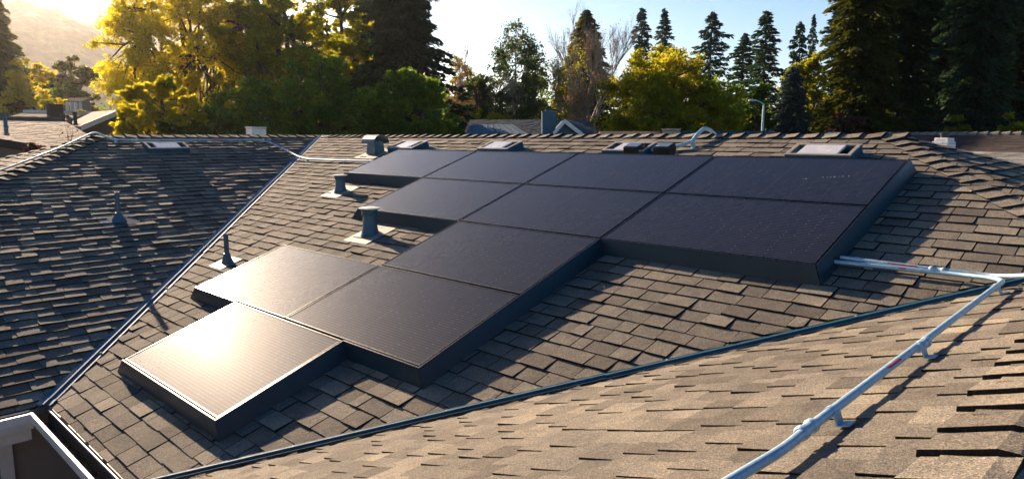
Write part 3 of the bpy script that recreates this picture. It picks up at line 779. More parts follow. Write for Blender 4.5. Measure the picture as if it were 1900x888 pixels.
def broadleaf(name, px, D, top_py, half_px, label, leafm, barkm=None, nclump=70, nleaf=500, ls=.17, low=.12, seed=1, group=None, cat='tree', flat=1.0, clump_r=.17, trunk_r=.03, open_=0.0, base_py=None, hue=0):
    rs = np.random.default_rng(seed); b = far(px, 253, D); b[2] = GZ
    top = far(px, top_py, D)[2]; H = top-GZ; R = half_px*depth_scale(px, D)
    o = tree_thing(name, b, label, cat, group)
    z0 = GZ+H*low; cz = (z0+top)/2; rz = (top-z0)/2
    # clump centres, mostly in the shell, uneven outline
    C = []; R_ = []
    lob = rs.normal(size=(7, 3)); lob /= np.linalg.norm(lob, axis=1)[:, None]
    while len(C) < nclump:
        d = rs.normal(size=3); d /= np.linalg.norm(d)
        k = 1+.22*max(0, (lob@d).max()-.55)*2-.12*rs.random()
        q = (rs.uniform(.25, 1)**.45)*k
        C.append([b[0]+d[0]*R*q*.88, b[1]+d[1]*R*q*.88, cz+d[2]*rz*q*.9]); R_.append(clump_r*R*rs.uniform(.6, 1.35))
    C = np.array(C); R_ = np.array(R_)
    tr = MB(); tp = b+np.array([rs.normal()*.03*R, rs.normal()*.03*R, H*(low+.22)])
    r0 = H*trunk_r
    trunk = limb(tr, b-[0, 0, .2], tp, r0, r0*.72, rs, .05, 10)
    mains = []
    for i in range(6):
        a = i*1.05+rs.uniform(-.3, .3); q = np.array([b[0]+math.cos(a)*R*.42, b[1]+math.sin(a)*R*.42, cz+rs.uniform(-.1, .45)*rz])
        mains.append(limb(tr, tp-[0, 0, rs.uniform(0, .12)*H], q, r0*.5, r0*.22, rs, .2, 7)[-1])
    mains.append(limb(tr, tp, [b[0], b[1], cz+rz*.55], r0*.6, r0*.2, rs, .1, 7)[-1])
    mains = np.array(mains)
    for i in range(0, nclump, 1):
        j = np.argmin(np.linalg.norm(mains-C[i], axis=1)); limb(tr, mains[j], C[i], r0*.18, r0*.04, rs, .25, 4, 4)
    tr.build('trunk', barkm or M_BARK, o, True)
    cnt = np.maximum(20, (nleaf*(R_/R_.mean())**2)).astype(int); idx = np.repeat(np.arange(nclump), cnt); n = len(idx)
    d = rs.normal(size=(n, 3)); d /= np.linalg.norm(d, axis=1)[:, None]
    rr = rs.uniform(0.05, 1, n)**.5*(1+rs.exponential(.12, n))
    ns = 9; sd_ = rs.normal(size=(nclump, ns, 3)); sd_ /= np.linalg.norm(sd_, axis=2)[..., None]
    sp = sd_[idx, rs.integers(0, ns, n)]*(rs.uniform(.15, 1.45, n)*R_[idx])[:, None]
    Pn = C[idx]+(sp+d*(R_[idx]*rr*.40)[:, None])*np.array([1.12, 1.12, .8*flat])
    V, F = leaf_quads(Pn, ls, rs)
    A = np.clip(.5+hue+rs.normal(0, .12, nclump)[idx]+rs.normal(0, .16, n), 0, 1)
    link_mesh('crown', V, F, leafm, o, A); return o
def conifer_mesh(H, R, seed, nb=150, kspray=26, ls=.35, p=.85, droop=.25, irregular=.25, low=.06, bare=0, clumpy=0, rtrunk=.018):
    rs = np.random.default_rng(seed); tr = MB()
    wob = rs.normal(size=2)*.01*H
    tr.tube([(wob[0]*math.sin(t*3), wob[1]*math.sin(t*2.3), t*H*.985) for t in np.linspace(0, 1, 9)], [H*rtrunk*(1-.93*t) for t in np.linspace(0, 1, 9)], 8)
    C = []; A = []; D_ = []
    ga = 0
    for i in range(nb):
        t = low+(1-low)*((i+rs.random()*.9)/nb)**.95; ga += 2.399+rs.normal()*.25
        Lb = R*(1-t)**p*(1+irregular*rs.normal()*.6)*(1+.25*math.sin(7*t+seed)*irregular*2)+.02*R
        if Lb <= 0.02*R: Lb = .05*R
        e_ = np.array([math.cos(ga), math.sin(ga), 0]); z0 = t*H
        rise = rs.uniform(.0, .12); path = [np.array([0, 0, z0])+e_*Lb*u+np.array([0, 0, Lb*(rise*u-droop*u*u)]) for u in np.linspace(0, 1, 5)]
        tr.tube(path, [max(.01, H*rtrunk*.22*(1-t))*(1-.8*u) for u in np.linspace(0, 1, 5)], 4, cap=False)
        k = max(5, int(kspray*(.3+Lb/R)))
        u = bare+(1-bare)*rs.uniform(0, 1, k)**.7
        P_ = np.array([0, 0, z0])+e_[None]*Lb*u[:, None]; P_[:, 2] += Lb*(rise*u-droop*u*u)
        side = np.array([-e_[1], e_[0], 0]); wdt = Lb*.30*(1-.75*u)+.04*R
        lat = rs.normal(size=k)*wdt*.6
        P_ += side[None]*lat[:, None]; P_[:, 2] -= np.abs(rs.normal(size=k))*(.02*R+ls*.25)
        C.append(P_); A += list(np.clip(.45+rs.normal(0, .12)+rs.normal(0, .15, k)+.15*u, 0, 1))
        dd = e_[None]*.8+side[None]*(lat/(wdt+1e-6))[:, None]*.5+rs.normal(size=(k, 3))*.25; dd[:, 2] -= .35; D_.append(dd)
    C = np.concatenate(C); D_ = np.concatenate(D_); D_ /= np.linalg.norm(D_, axis=1)[:, None]
    n = len(C); s = (ls*rs.uniform(.6, 1.35, n))[:, None]; b = np.cross(D_, rs.normal(size=(n, 3))); b /= np.linalg.norm(b, axis=1)[:, None]
    V = np.stack([C-D_*s*.5, C+b*s*.20, C+D_*s*.6, C-b*s*.20], 1).reshape(-1, 3)
    return tr, V, np.arange(4*n).reshape(n, 4), np.array(A)
CONE = {}
def conifer(name, px, D, top_py, half_px, label, leafm, kind, group, cat='tree', rot=None, barkm=None, wide=1.0, **kw):
    b = far(px, 253, D); b[2] = GZ; H = far(px, top_py, D)[2]-GZ; R = half_px*depth_scale(px, D)*wide
    o = bpy.data.objects.new(name, None); COL.objects.link(o); o.location = tuple(b); tag(o, label, cat, group)
    key = kind
    if key not in CONE:
        tr, V, F, A = conifer_mesh(H, R, **kw)
        t = tr.build('trunk', barkm or M_BARK, o, True); c = link_mesh('crown', V, F, leafm, o, A)
        CONE[key] = (t, c, H, R)
    else:
        t, c, H0, R0 = CONE[key]
        for s in (t, c):
            q = s.copy(); COL.objects.link(q); q.parent = o
        o.scale = (R/R0, R/R0, H/H0)
    o.rotation_euler.z = rot if rot is not None else random.uniform(0, 6.28)
    return o
def bare_tree(name, px, D, top_py, half_px, label, m, seed, leafm=None, nleaf=0, ls=.1, cat='tree', group=None, r0f=.009, levels=4, up=.75, split=4, trunkfrac=.35):
    rs = np.random.default_rng(seed); b = far(px, 253, D); b[2] = GZ; H = far(px, top_py, D)[2]-GZ; R = half_px*depth_scale(px, D)
    o = tree_thing(name, b, label, cat, group); tr = MB(); tips = []
    def grow(p, d, Ln, r, lev):
        q = p+d*Ln; pts = limb(tr, p, q, r, r*.55, rs, .10, 5 if lev < 2 else 3, 4)
        if lev == levels: tips.extend(pts[1:]); return
        for i in range(split+(1 if lev else 0)):
            t = rs.uniform(.35, 1.0); s = pts[min(len(pts)-1, int(t*(len(pts)-1)+.5))]
            a = rs.uniform(0, 6.28); side = np.array([math.cos(a), math.sin(a), 0])*R/H*1.9
            nd = d*.75+side*rs.uniform(.5, 1.1)+np.array([0, 0, up*.6]); nd /= np.linalg.norm(nd)
            grow(s, nd, Ln*rs.uniform(.5, .72), r*.5, lev+1)
    grow(b, np.array([0, 0, 1.]), H*trunkfrac, H*r0f, 0)
    tr.v = [tuple(v) for v in np.array(tr.v)]
    V = np.array(tr.v); sc = H/(V[:, 2].max()-GZ); V[:, 2] = GZ+(V[:, 2]-GZ)*sc
    ex = np.percentile(np.abs(V[:, :2]-b[:2]).max(1), 97); k = R/ex; V[:, :2] = b[:2]+(V[:, :2]-b[:2])*k; tr.v = [tuple(v) for v in V]
    tr.build('branches', m, o)
    if nleaf:
        Tp = np.array(tips); Tp[:, 2] = GZ+(Tp[:, 2]-GZ)*sc; Tp[:, :2] = b[:2]+(Tp[:, :2]-b[:2])*k
        Cn = Tp[rs.integers(0, len(Tp), nleaf)]+rs.normal(size=(nleaf, 3))*ls*1.6
        V, F = leaf_quads(Cn, ls, rs); link_mesh('crown', V, F, leafm, o, np.clip(rs.normal(.5, .22, nleaf), 0, 1))
    return o

# left hazy side
conifer('conifer_tree', 4, 82, -60, 64, 'tall dark conifer cut off by the left edge, washed by sun haze', LF_OLIVE, 'left', 'tall conifers', barkm=M_BARKR, seed=11, nb=300, kspray=130, ls=.5, p=.55, irregular=.35, droop=.3)
broadleaf('broadleaf_tree', 62, 75, 98, 52, 'sunlit yellow tree behind the left edge conifer', LF_GOLD, nclump=80, nleaf=260, ls=.24, seed=12, group='sunlit golden trees')
broadleaf('broadleaf_tree', 130, 90, 92, 55, 'rounded dusky tree in the haze left of the golden maple', LF_OLIVE, nclump=60, nleaf=320, ls=.32, seed=13, group='broadleaf trees beyond the roof')
broadleaf('broadleaf_tree', 132, 84, 138, 50, 'dark shady tree around the small white porch house', LF_GREEN, nclump=60, nleaf=320, ls=.3, seed=113, low=.05, group='broadleaf trees beyond the roof')
broadleaf('shrub', 83, 62, 184, 30, 'small yellow shrub behind the neighbours roofs at left', LF_BRIGHT, nclump=24, nleaf=200, ls=.2, seed=14, low=.3, cat='shrub')
broadleaf('shrub', 165, 52, 190, 34, 'low olive yellow shrub in front of the white porch house', LF_BRIGHT, nclump=26, nleaf=260, ls=.17, seed=15, low=.2, cat='shrub')
# golden maple, several stems
broadleaf('broadleaf_tree', 345, 48, -70, 172, 'large golden backlit maple, brightest tree left of centre', LF_GOLD, nclump=210, nleaf=230, ls=.20, seed=16, low=.28, clump_r=.10, trunk_r=.030, group='sunlit golden trees')
broadleaf('broadleaf_tree', 303, 30, 122, 74, 'lower golden tree leaning over the neighbours gable', LF_GOLD, nclump=110, nleaf=260, ls=.19, seed=17, low=.30, clump_r=.13, group='sunlit golden trees', hue=-.05)
broadleaf('broadleaf_tree', 520, 46, -50, 120, 'tall yellow green tree right behind the golden maple', LF_BRIGHT, nclump=170, nleaf=280, ls=.25, seed=18, low=.2, clump_r=.12, trunk_r=.03, group='broadleaf trees beyond the roof')
broadleaf('broadleaf_tree', 470, 31, 150, 95, 'dim green tree low behind the left ridge', LF_GREEN, nclump=90, nleaf=380, ls=.17, seed=19, low=.25, group='broadleaf trees beyond the roof')
broadleaf('broadleaf_tree', 365, 28, 205, 75, 'dusky low tree under the golden maple by the left ridge', LF_OLIVE, nclump=60, nleaf=340, ls=.15, seed=20, low=.3, group='broadleaf trees beyond the roof')
broadleaf('broadleaf_tree', 600, 34, 95, 95, 'dark green spreading tree behind the hooded vent', LF_GREEN, nclump=110, nleaf=420, ls=.19, seed=21, low=.2, group='broadleaf trees beyond the roof')
broadleaf('broadleaf_tree', 745, 36, 118, 85, 'dark green bushy tree left of the blue grey neighbour roof', LF_GREEN, nclump=100, nleaf=420, ls=.19, seed=22, low=.2, group='broadleaf trees beyond the roof')
broadleaf('broadleaf_tree', 820, 33, 178, 48, 'low dark green bush touching the blue grey neighbour roof', LF_GREEN, nclump=50, nleaf=320, ls=.16, seed=23, low=.2, group='broadleaf trees beyond the roof', hue=-.1)
broadleaf('broadleaf_tree', 640, 62, -40, 75, 'tall yellow green tree between the maple and the black conifer', LF_BRIGHT, nclump=90, nleaf=300, ls=.32, seed=24, low=.2, group='broadleaf trees beyond the roof', hue=0)
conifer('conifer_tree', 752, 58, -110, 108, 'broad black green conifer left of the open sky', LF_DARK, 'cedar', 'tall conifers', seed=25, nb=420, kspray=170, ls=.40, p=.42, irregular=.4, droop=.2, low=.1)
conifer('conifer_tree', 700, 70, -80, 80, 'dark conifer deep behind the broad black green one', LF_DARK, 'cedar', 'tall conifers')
# middle
bare_tree('bare_tree', 862, 66, 75, 38, 'thin leafing tree with tan twigs right of the broad conifer', M_BARKL, 31, LF_BROWN, 2500, .15, group='leafless trees')
broadleaf('broadleaf_tree', 888, 60, 110, 30, 'narrow hanging green tree left of the pale birch', LF_BIRCH, nclump=60, nleaf=170, ls=.22, seed=32, low=.25, clump_r=.28, group='broadleaf trees beyond the roof')
broadleaf('birch_tree', 955, 58, 28, 52, 'tall airy birch with pale trunk against the sky', LF_BIRCH, M_BARKL, nclump=120, nleaf=130, ls=.2, seed=33, low=.2, clump_r=.20, flat=1.5, trunk_r=.012, cat='birch', hue=.05)
broadleaf('birch_tree', 988, 60, 70, 34, 'shorter airy birch leaning on the right of the tall one', LF_BIRCH, M_BARKL, nclump=60, nleaf=140, ls=.2, seed=34, low=.2, clump_r=.26, flat=1.5, trunk_r=.012, cat='birch', hue=.15)
broadleaf('broadleaf_tree', 868, 72, 92, 42, 'thin olive tree filling the gap left of the hanging green tree', LF_BRIGHT, nclump=50, nleaf=150, ls=.24, seed=132, low=.15, clump_r=.2, group='broadleaf trees beyond the roof', hue=-.25)
broadleaf('shrub', 915, 50, 196, 58, 'yellow green hedge bush behind the blue grey neighbour roof', LF_BRIGHT, nclump=50, nleaf=260, ls=.17, seed=35, low=.3, cat='shrub')
conifer('conifer_tree', 1085, 72, 18, 56, 'brownish conifer behind the tall leafless tree', LF_OLIVE, 'midcone', 'tall conifers', wide=1.6, seed=36, nb=230, kspray=110, ls=.4, p=.6, irregular=.2, droop=.35)
bare_tree('bare_tree', 1088, 62, -4, 72, 'tallest leafless tree, pale twigs fanning into the sky', M_BARKL, 37, LF_BROWN, 900, .12, group='leafless trees', levels=5, split=4, r0f=.008)
bare_tree('bare_tree', 1040, 56, 70, 36, 'leafless tree with fine upright twigs left of the brownish conifer', M_BARKL, 38, LF_BRIGHT, 3500, .13, group='leafless trees')
bare_tree('bare_tree', 1068, 50, 120, 40, 'short twiggy tree above the blue grey chimney', M_BARKL, 39, LF_BROWN, 2500, .12, group='leafless trees')
broadleaf('broadleaf_tree', 1050, 53, 150, 55, 'thin yellow green tree behind the white edged gable', LF_BRIGHT, nclump=50, nleaf=110, ls=.17, seed=40, low=.2, group='broadleaf trees beyond the roof')
broadleaf('broadleaf_tree', 1248, 44, 83, 128, 'wide domed bright green tree right of the open sky', LF_BRIGHT, nclump=230, nleaf=380, ls=.18, seed=41, low=.16, clump_r=.13, group='broadleaf trees beyond the roof', hue=.05)
# conifers on the skyline
for i, (px, D, top, hw, lab) in enumerate([(1186, 120, 14, 32, 'pointed conifer standing clear above the left of the domed green tree'),
     (1226, 125, 16, 24, 'slim conifer just right of the pointed one on the skyline'),
     (1314, 118, 22, 32, 'conifer rising above the right half of the domed green tree'),
     (1412, 92, 20, 44, 'full dark conifer between the domed green tree and street lamp'),
     (1374, 98, 62, 34, 'shorter ragged conifer left of the full dark one'),
     (1474, 110, 40, 22, 'small conifer tip left of the thin pale one'),
     (1497, 118, 26, 15, 'thin pale conifer tip on the skyline'),
     (1540, 112, 8, 30, 'conifer tip nearest the giant redwoods')]):
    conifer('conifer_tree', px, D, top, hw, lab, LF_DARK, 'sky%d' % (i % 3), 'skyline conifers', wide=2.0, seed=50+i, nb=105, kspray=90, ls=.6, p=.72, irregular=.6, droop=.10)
broadleaf('broadleaf_tree', 1490, 66, 92, 52, 'rounded olive green tree behind the blue spruce', LF_BRIGHT, nclump=90, nleaf=260, ls=.24, seed=61, low=.1, group='broadleaf trees beyond the roof', hue=-.2)
broadleaf('broadleaf_tree', 1395, 60, 150, 44, 'dark bush between the domed green tree and the street lamp', LF_GREEN, nclump=50, nleaf=260, ls=.22, seed=62, low=.1, group='broadleaf trees beyond the roof', hue=-.2)
conifer('spruce_tree', 1466, 50, 124, 36, 'blue grey spruce right of the street lamp', LF_BLUE, 'spruce', None, cat='spruce', wide=1.55, seed=63, nb=170, kspray=110, ls=.24, p=.5, irregular=.15, droop=.2, low=.03)
broadleaf('shrub', 1557, 48, 200, 52, 'dark red leaved shrub under the giant redwoods', LF_RED, nclump=50, nleaf=260, ls=.16, seed=64, low=.2, cat='shrub')
# giant redwoods at the right
for i, (px, D, top, hw, m, lab) in enumerate([(1590, 52, -90, 82, LF_RW, 'leftmost giant redwood with olive tufts hanging over the red shrub'),
     (1662, 58, -200, 78, LF_DARK, 'giant redwood straight above the hip end, its lower trunk bare'),
     (1735, 66, -160, 80, LF_DARK, 'giant redwood between the two bare trunks'),
     (1802, 52, -220, 74, LF_DARK, 'giant redwood with a long bare dark trunk above the white chimney'),
     (1885, 60, -120, 85, LF_DARK, 'giant redwood at the right edge')]):
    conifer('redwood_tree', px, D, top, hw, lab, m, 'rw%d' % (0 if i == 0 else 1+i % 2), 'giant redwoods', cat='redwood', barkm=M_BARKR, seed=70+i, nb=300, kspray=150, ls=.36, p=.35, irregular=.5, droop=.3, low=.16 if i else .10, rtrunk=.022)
for i, (px, D, top, hw, m, lab) in enumerate([(1700, 74, 150, 70, LF_GREEN, 'dim bush in the shade behind the redwood trunks'),
     (1790, 80, 140, 80, LF_OLIVE, 'wide olive bush in the shade near the right edge'),
     (1875, 48, 195, 45, LF_BRIGHT, 'yellow green bush at the right edge above the long dark roof'),
     (1765, 50, 205, 42, LF_BRIGHT, 'thin leafed bush behind the white brick chimney'),
     (1640, 85, 120, 70, LF_GREEN, 'dark bush behind the leftmost redwood trunk'),
     (1330, 75, 130, 70, LF_GREEN, 'dark tree hidden behind the domed green tree'),
     (1000, 85, 150, 90, LF_GREEN, 'dark tree line bush behind the birches'),
     (1150, 85, 160, 60, LF_OLIVE, 'olive bush behind the leafless trees'),
     (880, 90, 140, 60, LF_OLIVE, 'brownish bush far behind the narrow hanging tree')]):
    broadleaf('bush', px, D, top, hw, lab, m, nclump=50, nleaf=200, ls=.28, seed=80+i, low=.05, cat='bush', group='shaded bushes under the tall trees')
# far belt of woodland closing the gaps at the horizon
def belt():
    rs = np.random.default_rng(99); Cs = []; As = []
    for i in range(900):
        px = rs.uniform(-200, 2100); D = rs.uniform(130, 190)
        q = far(px, 253, D); h = rs.uniform(6, 12)*(1.25 if px > 1300 else .9); q[2] = GZ
        n = 90; d = rs.normal(size=(n, 3)); d /= np.linalg.norm(d, axis=1)[:, None]
        Cs.append(q+np.array([0, 0, h*.5])+d*np.array([3.2, 3.2, h*.5])*(rs.uniform(.4, 1, n)**.5)[:, None]); As.append(np.clip(rs.normal(.5, .1)+rs.normal(0, .12, n), 0, 1))
    C = np.concatenate(Cs); V, F = leaf_quads(C, .9, rs, .7)
    tag(link_mesh('distant_woodland', V, F, LF_GREEN, None, np.concatenate(As)), 'distant wood reading as one mass between the nearer trees', 'woodland', kind='stuff')
belt()

# hills at the far left
def hills():
    rs = np.random.default_rng(5)
    def fbm(x, y, sc, oc=5):
        v = 0; a = 1
        for o in range(oc):
            ph = rs.uniform(0, 6.28, 6); v = v+a*(np.sin(x/sc*1.3+ph[0]+1.7*np.sin(y/sc*.9+ph[1]))*np.cos(y/sc+ph[2]+1.3*np.sin(x/sc*1.1+ph[3])))
            a *= .5; sc *= .47
        return v
    na, nd = 420, 170
    for k, (D0, D1, pk, nm) in enumerate([(420, 1100, [(-500, 60), (-60, 40), (60, 22), (130, 38), (200, 60), (260, 95), (400, 150), (700, 235), (1100, 252), (2300, 252)], 'near_hill'), (1300, 2600, [(-500, -60), (0, -120), (120, -110), (260, -70), (400, 10), (700, 150), (1000, 225), (1500, 250), (2300, 252)], 'far_hill')]):
        px = np.linspace(-500, 2300, na*(1)); tt = np.linspace(0, 1, nd)
        V = np.zeros((na, nd, 3)); tops = np.interp(px, [p[0] for p in pk], [p[1] for p in pk])
        for i, x in enumerate(px):
            d = ray(x, 253); d = d/math.hypot(d[0], d[1])
            Hh = far(x, tops[i], D0*.35+D1*.65)[2]-GZ
            for j, t in enumerate(tt):
                D = D0+(D1-D0)*t; V[i, j] = CAM+d*D
                V[i, j, 2] = GZ-1+Hh*(math.sin(min(1, t/.65)*math.pi/2)**1.3)*(1-.25*max(0, t-.65)/.35)
        X, Y = V[..., 0], V[..., 1]; am = np.clip((V[..., 2]-GZ)/60, 0, 1)
        V[..., 2] += fbm(X, Y, 150, 3)*9*am+fbm(X, Y, 34, 3)*2.2*am*(1+k)+np.abs(fbm(X, Y, 11, 2))*3.2*am*(1+k)
        F = np.array([[i*nd+j, (i+1)*nd+j, (i+1)*nd+j+1, i*nd+j+1] for i in range(na-1) for j in range(nd-1)])
        tag(link_mesh('hill' if k == 0 else 'far_hill', V.reshape(-1, 3), F, M_HILL, None, None, True), kind='structure')
M_HILL = mat('wooded_hillside', (.05, .06, .03), .95)
_c = ramp(M_HILL, noise(M_HILL, geoco(M_HILL), .035, 6, .75), [(.40, (.012, .022, .008)), (.52, (.05, .065, .02)), (.64, (.17, .16, .05))]); base(M_HILL, _c)
hills()

# ------------------------------------------------------------------ neighbouring houses
def polyroof(name, pts, m, parent, th=.12):
    pts = [np.array(p, float) for p in pts]; n = np.cross(pts[1]-pts[0], pts[2]-pts[0]); n /= np.linalg.norm(n)
    if n[2] < 0: n = -n
    mb = MB(); mb.prism(pts, -n*th); o = mb.build(name, m, parent); fix_normals(o); return o, n
def tiled(name, parent, a, b, c, d, m, expo=.2, seed=1, wr=(.22, .4), thick=(.002, .006)):
    """shingled quad: a,b along the ridge, d below a, c below b (planar)"""
    a, b, c, d = (np.array(q, float) for q in (a, b, c, d)); e = (b-a)/np.linalg.norm(b-a)
    n = np.cross(b-a, d-a); n /= np.linalg.norm(n)
    if n[2] < 0: n = -n
    s = np.cross(n, e); 
    if s[2] > 0: s = -s
    P = [((q-a)@e, (q-a)@s) for q in (a, b, c, d)]
    pls = []; cx = sum(p[0] for p in P)/4; cy = sum(p[1] for p in P)/4
    for i in range(4):
        p, q = P[i], P[(i+1) % 4]; nx, ny = q[1]-p[1], p[0]-q[0]; l = math.hypot(nx, ny)
        if l < 1e-6: continue
        nx /= l; ny /= l; k = nx*p[0]+ny*p[1]
        if nx*cx+ny*cy > k: nx, ny, k = -nx, -ny, -k
        pls.append((nx, ny, k))
    polyroof('roof_deck', [a-n*.02, b-n*.02, c-n*.02, d-n*.02], m, parent)
    return shingles(name, parent, a, e, s, n, max(p[1] for p in P), pls, min(p[0] for p in P), max(p[0] for p in P), expo, m, wr, gap=.003, seed=seed, thick=thick, edge=.85)
def wallq(parent, a, b, m=M_WALLF, zt=None, th=.15, name='wall'):
    a = np.array(a, float); b = np.array(b, float); d = b-a; d[2] = 0; nn = np.array([-d[1], d[0], 0]); nn /= np.linalg.norm(nn)
    mb = MB(); mb.prism([a, b, P3(b[0], b[1], GZ), P3(a[0], a[1], GZ)], nn*th); o = mb.build(name, m, parent); fix_normals(o); return o
def pipe_on(parent, p, h, r, m=M_BLACK, name='vent_pipe'):
    b = MB(); b.lathe(p, [(r*1.5, -.1), (r*1.4, .02), (r, .05), (r, h*.8), (r*1.35, h*.8), (r*1.35, h)], n=12); return b.build(name, m, parent, True)
# left house in front: wide tan shingled roof
F_ = far
h1 = thing('neighbour_house', (*far(60, 253, 24)[:2], GZ), 'neighbouring house at far left with a wide tan shingled roof and one stub pipe', 'house')
A, B = F_(-90, 222, 26), F_(118, 222, 27); z_ = (A[2]+B[2])/2; A[2] = B[2] = z_
C_, D_ = F_(196, 262, 21.5), F_(-60, 312, 17.5)
nn = np.cross(B-A, D_-A); C_[2] = A[2]-(nn[0]*(C_[0]-A[0])+nn[1]*(C_[1]-A[1]))/nn[2]
tiled('roof', h1, A, B, C_, D_, M_SHF, .17, 41)
up_ = far(118, 222, 27)
bb = (B-A)/np.linalg.norm(B-A)
out_ = np.cross([0, 0, 1.], bb); 
if out_@(D_-A) > 0: out_ = -out_
wallq(h1, D_+out_*.4-[0, 0, .12], C_+out_*.4-[0, 0, .12], M_WALLF)
pipe_on(h1, F_(11, 236, 24.5), .42, .05, M_VENT)
rc = MB(); rc.tube([A+[0, 0, .04], B+[0, 0, .04]], .07, 6); rc.build('ridge_cap', M_SHF, h1)
polyroof('rear_roof', [A, B, B+out_*5-[0, 0, 1.6], A+out_*5-[0, 0, 1.6]], M_SHF, h1)
# gabled house behind it
h2 = thing('neighbour_house', (*far(195, 253, 33)[:2], GZ), 'neighbouring house with a brown gable wall, white rake board and tan roof', 'house')
g0, g1, g2 = F_(150, 234, 31), F_(224, 203.5, 32), F_(262, 222, 33)
r0_, r1_ = F_(118, 234, 38), F_(172, 207.5, 41)
sl_, nG = polyroof('roof', [g0, g1, r1_, r0_], M_SHF, h2)
polyroof('rear_roof', [g1, g2, r1_+(g2-g1), r1_], M_SHF, h2)
gw = MB(); gin = (r1_-g1)/np.linalg.norm(r1_-g1)*.35
gw.prism([g0+gin-[0, 0, .1], g1+gin-[0, 0, .1], g2+gin-[0, 0, .1], P3(g2[0]+gin[0], g2[1]+gin[1], GZ), P3(g0[0]+gin[0], g0[1]+gin[1], GZ)], gin*.3); fix_normals(gw.build('gable_wall', M_WALLF, h2))
for (a, b) in ((g0, g1), (g1, g2)):
    rb = MB(); q = -gin*.12; rb.prism([a+q+[0, 0, .03], b+q+[0, 0, .03], b+q-[0, 0, .17], a+q-[0, 0, .17]], gin*.1); fix_normals(rb.build('rake_board', M_WHITE, h2))
for (px, py, D, hh_) in ((118, 231, 34, .62), (128, 229, 33.6, .42), (140, 226, 34.2, .5), (131, 231, 32.6, .35)):
    p = F_(px, py, D); p[2] = g0[2]-( nG[0]*(p[0]-g0[0])+nG[1]*(p[1]-g0[1]))/nG[2]; pipe_on(h2, p, hh_, .07)
h3 = thing('neighbour_house', (*far(75, 253, 42)[:2], GZ), 'low neighbouring house with flat white edged roof line and dark clerestory band', 'house')
a, b = F_(42, 203, 42), F_(108, 205.5, 42); a[2] = b[2] = (a[2]+b[2])/2
bk_ = np.array([fw[0], fw[1], 0])*6
polyroof('upper_roof', [a, b, b+bk_, a+bk_], M_WHITE, h3, .14)
wq = wallq(h3, a+bk_*.05-[0, 0, .14], b+bk_*.05-[0, 0, .14], M_SHD, name='clerestory_wall')
a2_, b2_ = F_(40, 212, 41.5), F_(128, 212, 41.5); a2_[2] = b2_[2]
tiled('roof', h3, a2_, b2_, b2_-bk_*.8-[0, 0, .9], a2_-bk_*.8-[0, 0, .9], M_SHF, .2, 43)
pb_ = MB(); pb_.box(F_(103, 214, 39), (.55, .55, 1.0)); pb_.build('roof_box', M_SHD, h3)
h4 = thing('neighbour_house', (*far(145, 253, 52)[:2], GZ), 'low brown roofed house between the flat roof and the gable', 'house')
a, b = F_(112, 207, 52), F_(172, 208, 52); b[2] = a[2]
tiled('roof', h4, a, b, b-bk_*.9-[0, 0, 1.1], a-bk_*.9-[0, 0, 1.1], M_SHF, .25, 44)
wallq(h4, a-bk_*.8-[0, 0, 1.2], b-bk_*.8-[0, 0, 1.2], M_WALLF)
polyroof('rear_roof', [a, b, b+bk_-[0, 0, 1.4], a+bk_-[0, 0, 1.4]], M_SHF, h4)
h5 = thing('neighbour_house', (*far(150, 253, 74)[:2], GZ), 'small white porch house far back under the dusky rounded tree', 'house')
a, b = F_(134, 181, 74), F_(166, 181, 74); b[2] = a[2]; 
polyroof('roof', [a, b, b-bk_*.2-[0, 0, .35], a-bk_*.2-[0, 0, .35]], M_SHD, h5)
wallq(h5, a-[0, 0, .1], b-[0, 0, .1], M_WALLB)
for t in (.12, .37, .62, .87):
    p = lerp(a, b, t)-bk_*.19-[0, 0, .4]; q = MB(); q.box((p[0], p[1], (p[2]+GZ)/2), (.22, .22, p[2]-GZ)); q.build('porch_post', M_WHITE, h5)
# dark lower house at the far left edge with plum shrub
h6 = thing('neighbour_house', (*far(10, 253, 15)[:2], GZ), 'near neighbouring house at the left edge with dark eave and pale siding', 'house')
a, b = F_(-120, 238, 15), F_(100, 277, 17.5)
polyroof('roof', [a, b, b+bk_*.35-[0, 0, .25], a+bk_*.35-[0, 0, .25]], M_SHD, h6, .16)
wallq(h6, a+bk_*.06-[0, 0, .18], b+bk_*.06-[0, 0, .18], M_WALLF)
bare_tree('plum_shrub', 55, 13.5, 222, 62, 'thin bare plum shrub with red buds behind the lit hip', M_BARK, 91, LF_RED, 900, .045, cat='shrub', r0f=.006, levels=4, split=3)
broadleaf('shrub', 60, 14.5, 262, 58, 'dark purple brown hedge under the tan roof at far left', LF_RED, nclump=40, nleaf=420, ls=.07, seed=92, low=.3, cat='shrub')

# blue grey house in the middle
h7 = thing('neighbour_house', (*far(990, 253, 34)[:2], GZ), 'blue grey roofed house with square chimney and white edged gable behind the ridge', 'house')
a, b = F_(872, 222.5, 36), F_(1085, 222.5, 36); b[2] = a[2]; bk2 = np.array([fw[0], fw[1], 0]); bk2 /= np.linalg.norm(bk2)
c1, d1 = b-bk2*3.4+rt*.9-[0, 0, 1.15], a-bk2*3.4-rt*.4-[0, 0, 1.15]
tiled('roof', h7, a, b, c1, d1, M_SHT, .2, 45)
polyroof('rear_roof', [a, b, b+bk2*4-[0, 0, 1.4], a+bk2*4-[0, 0, 1.4]], M_SHT, h7)
wallq(h7, d1+bk2*.4-[0, 0, .14], c1+bk2*.4-[0, 0, .14], M_WALLB)
a, b = F_(874, 231, 33.6), F_(948, 231, 33.6); b[2] = a[2]; c1, d1 = b-bk2*2+rt*.7-[0, 0, .45], a-bk2*2-rt*.1-[0, 0, .45]
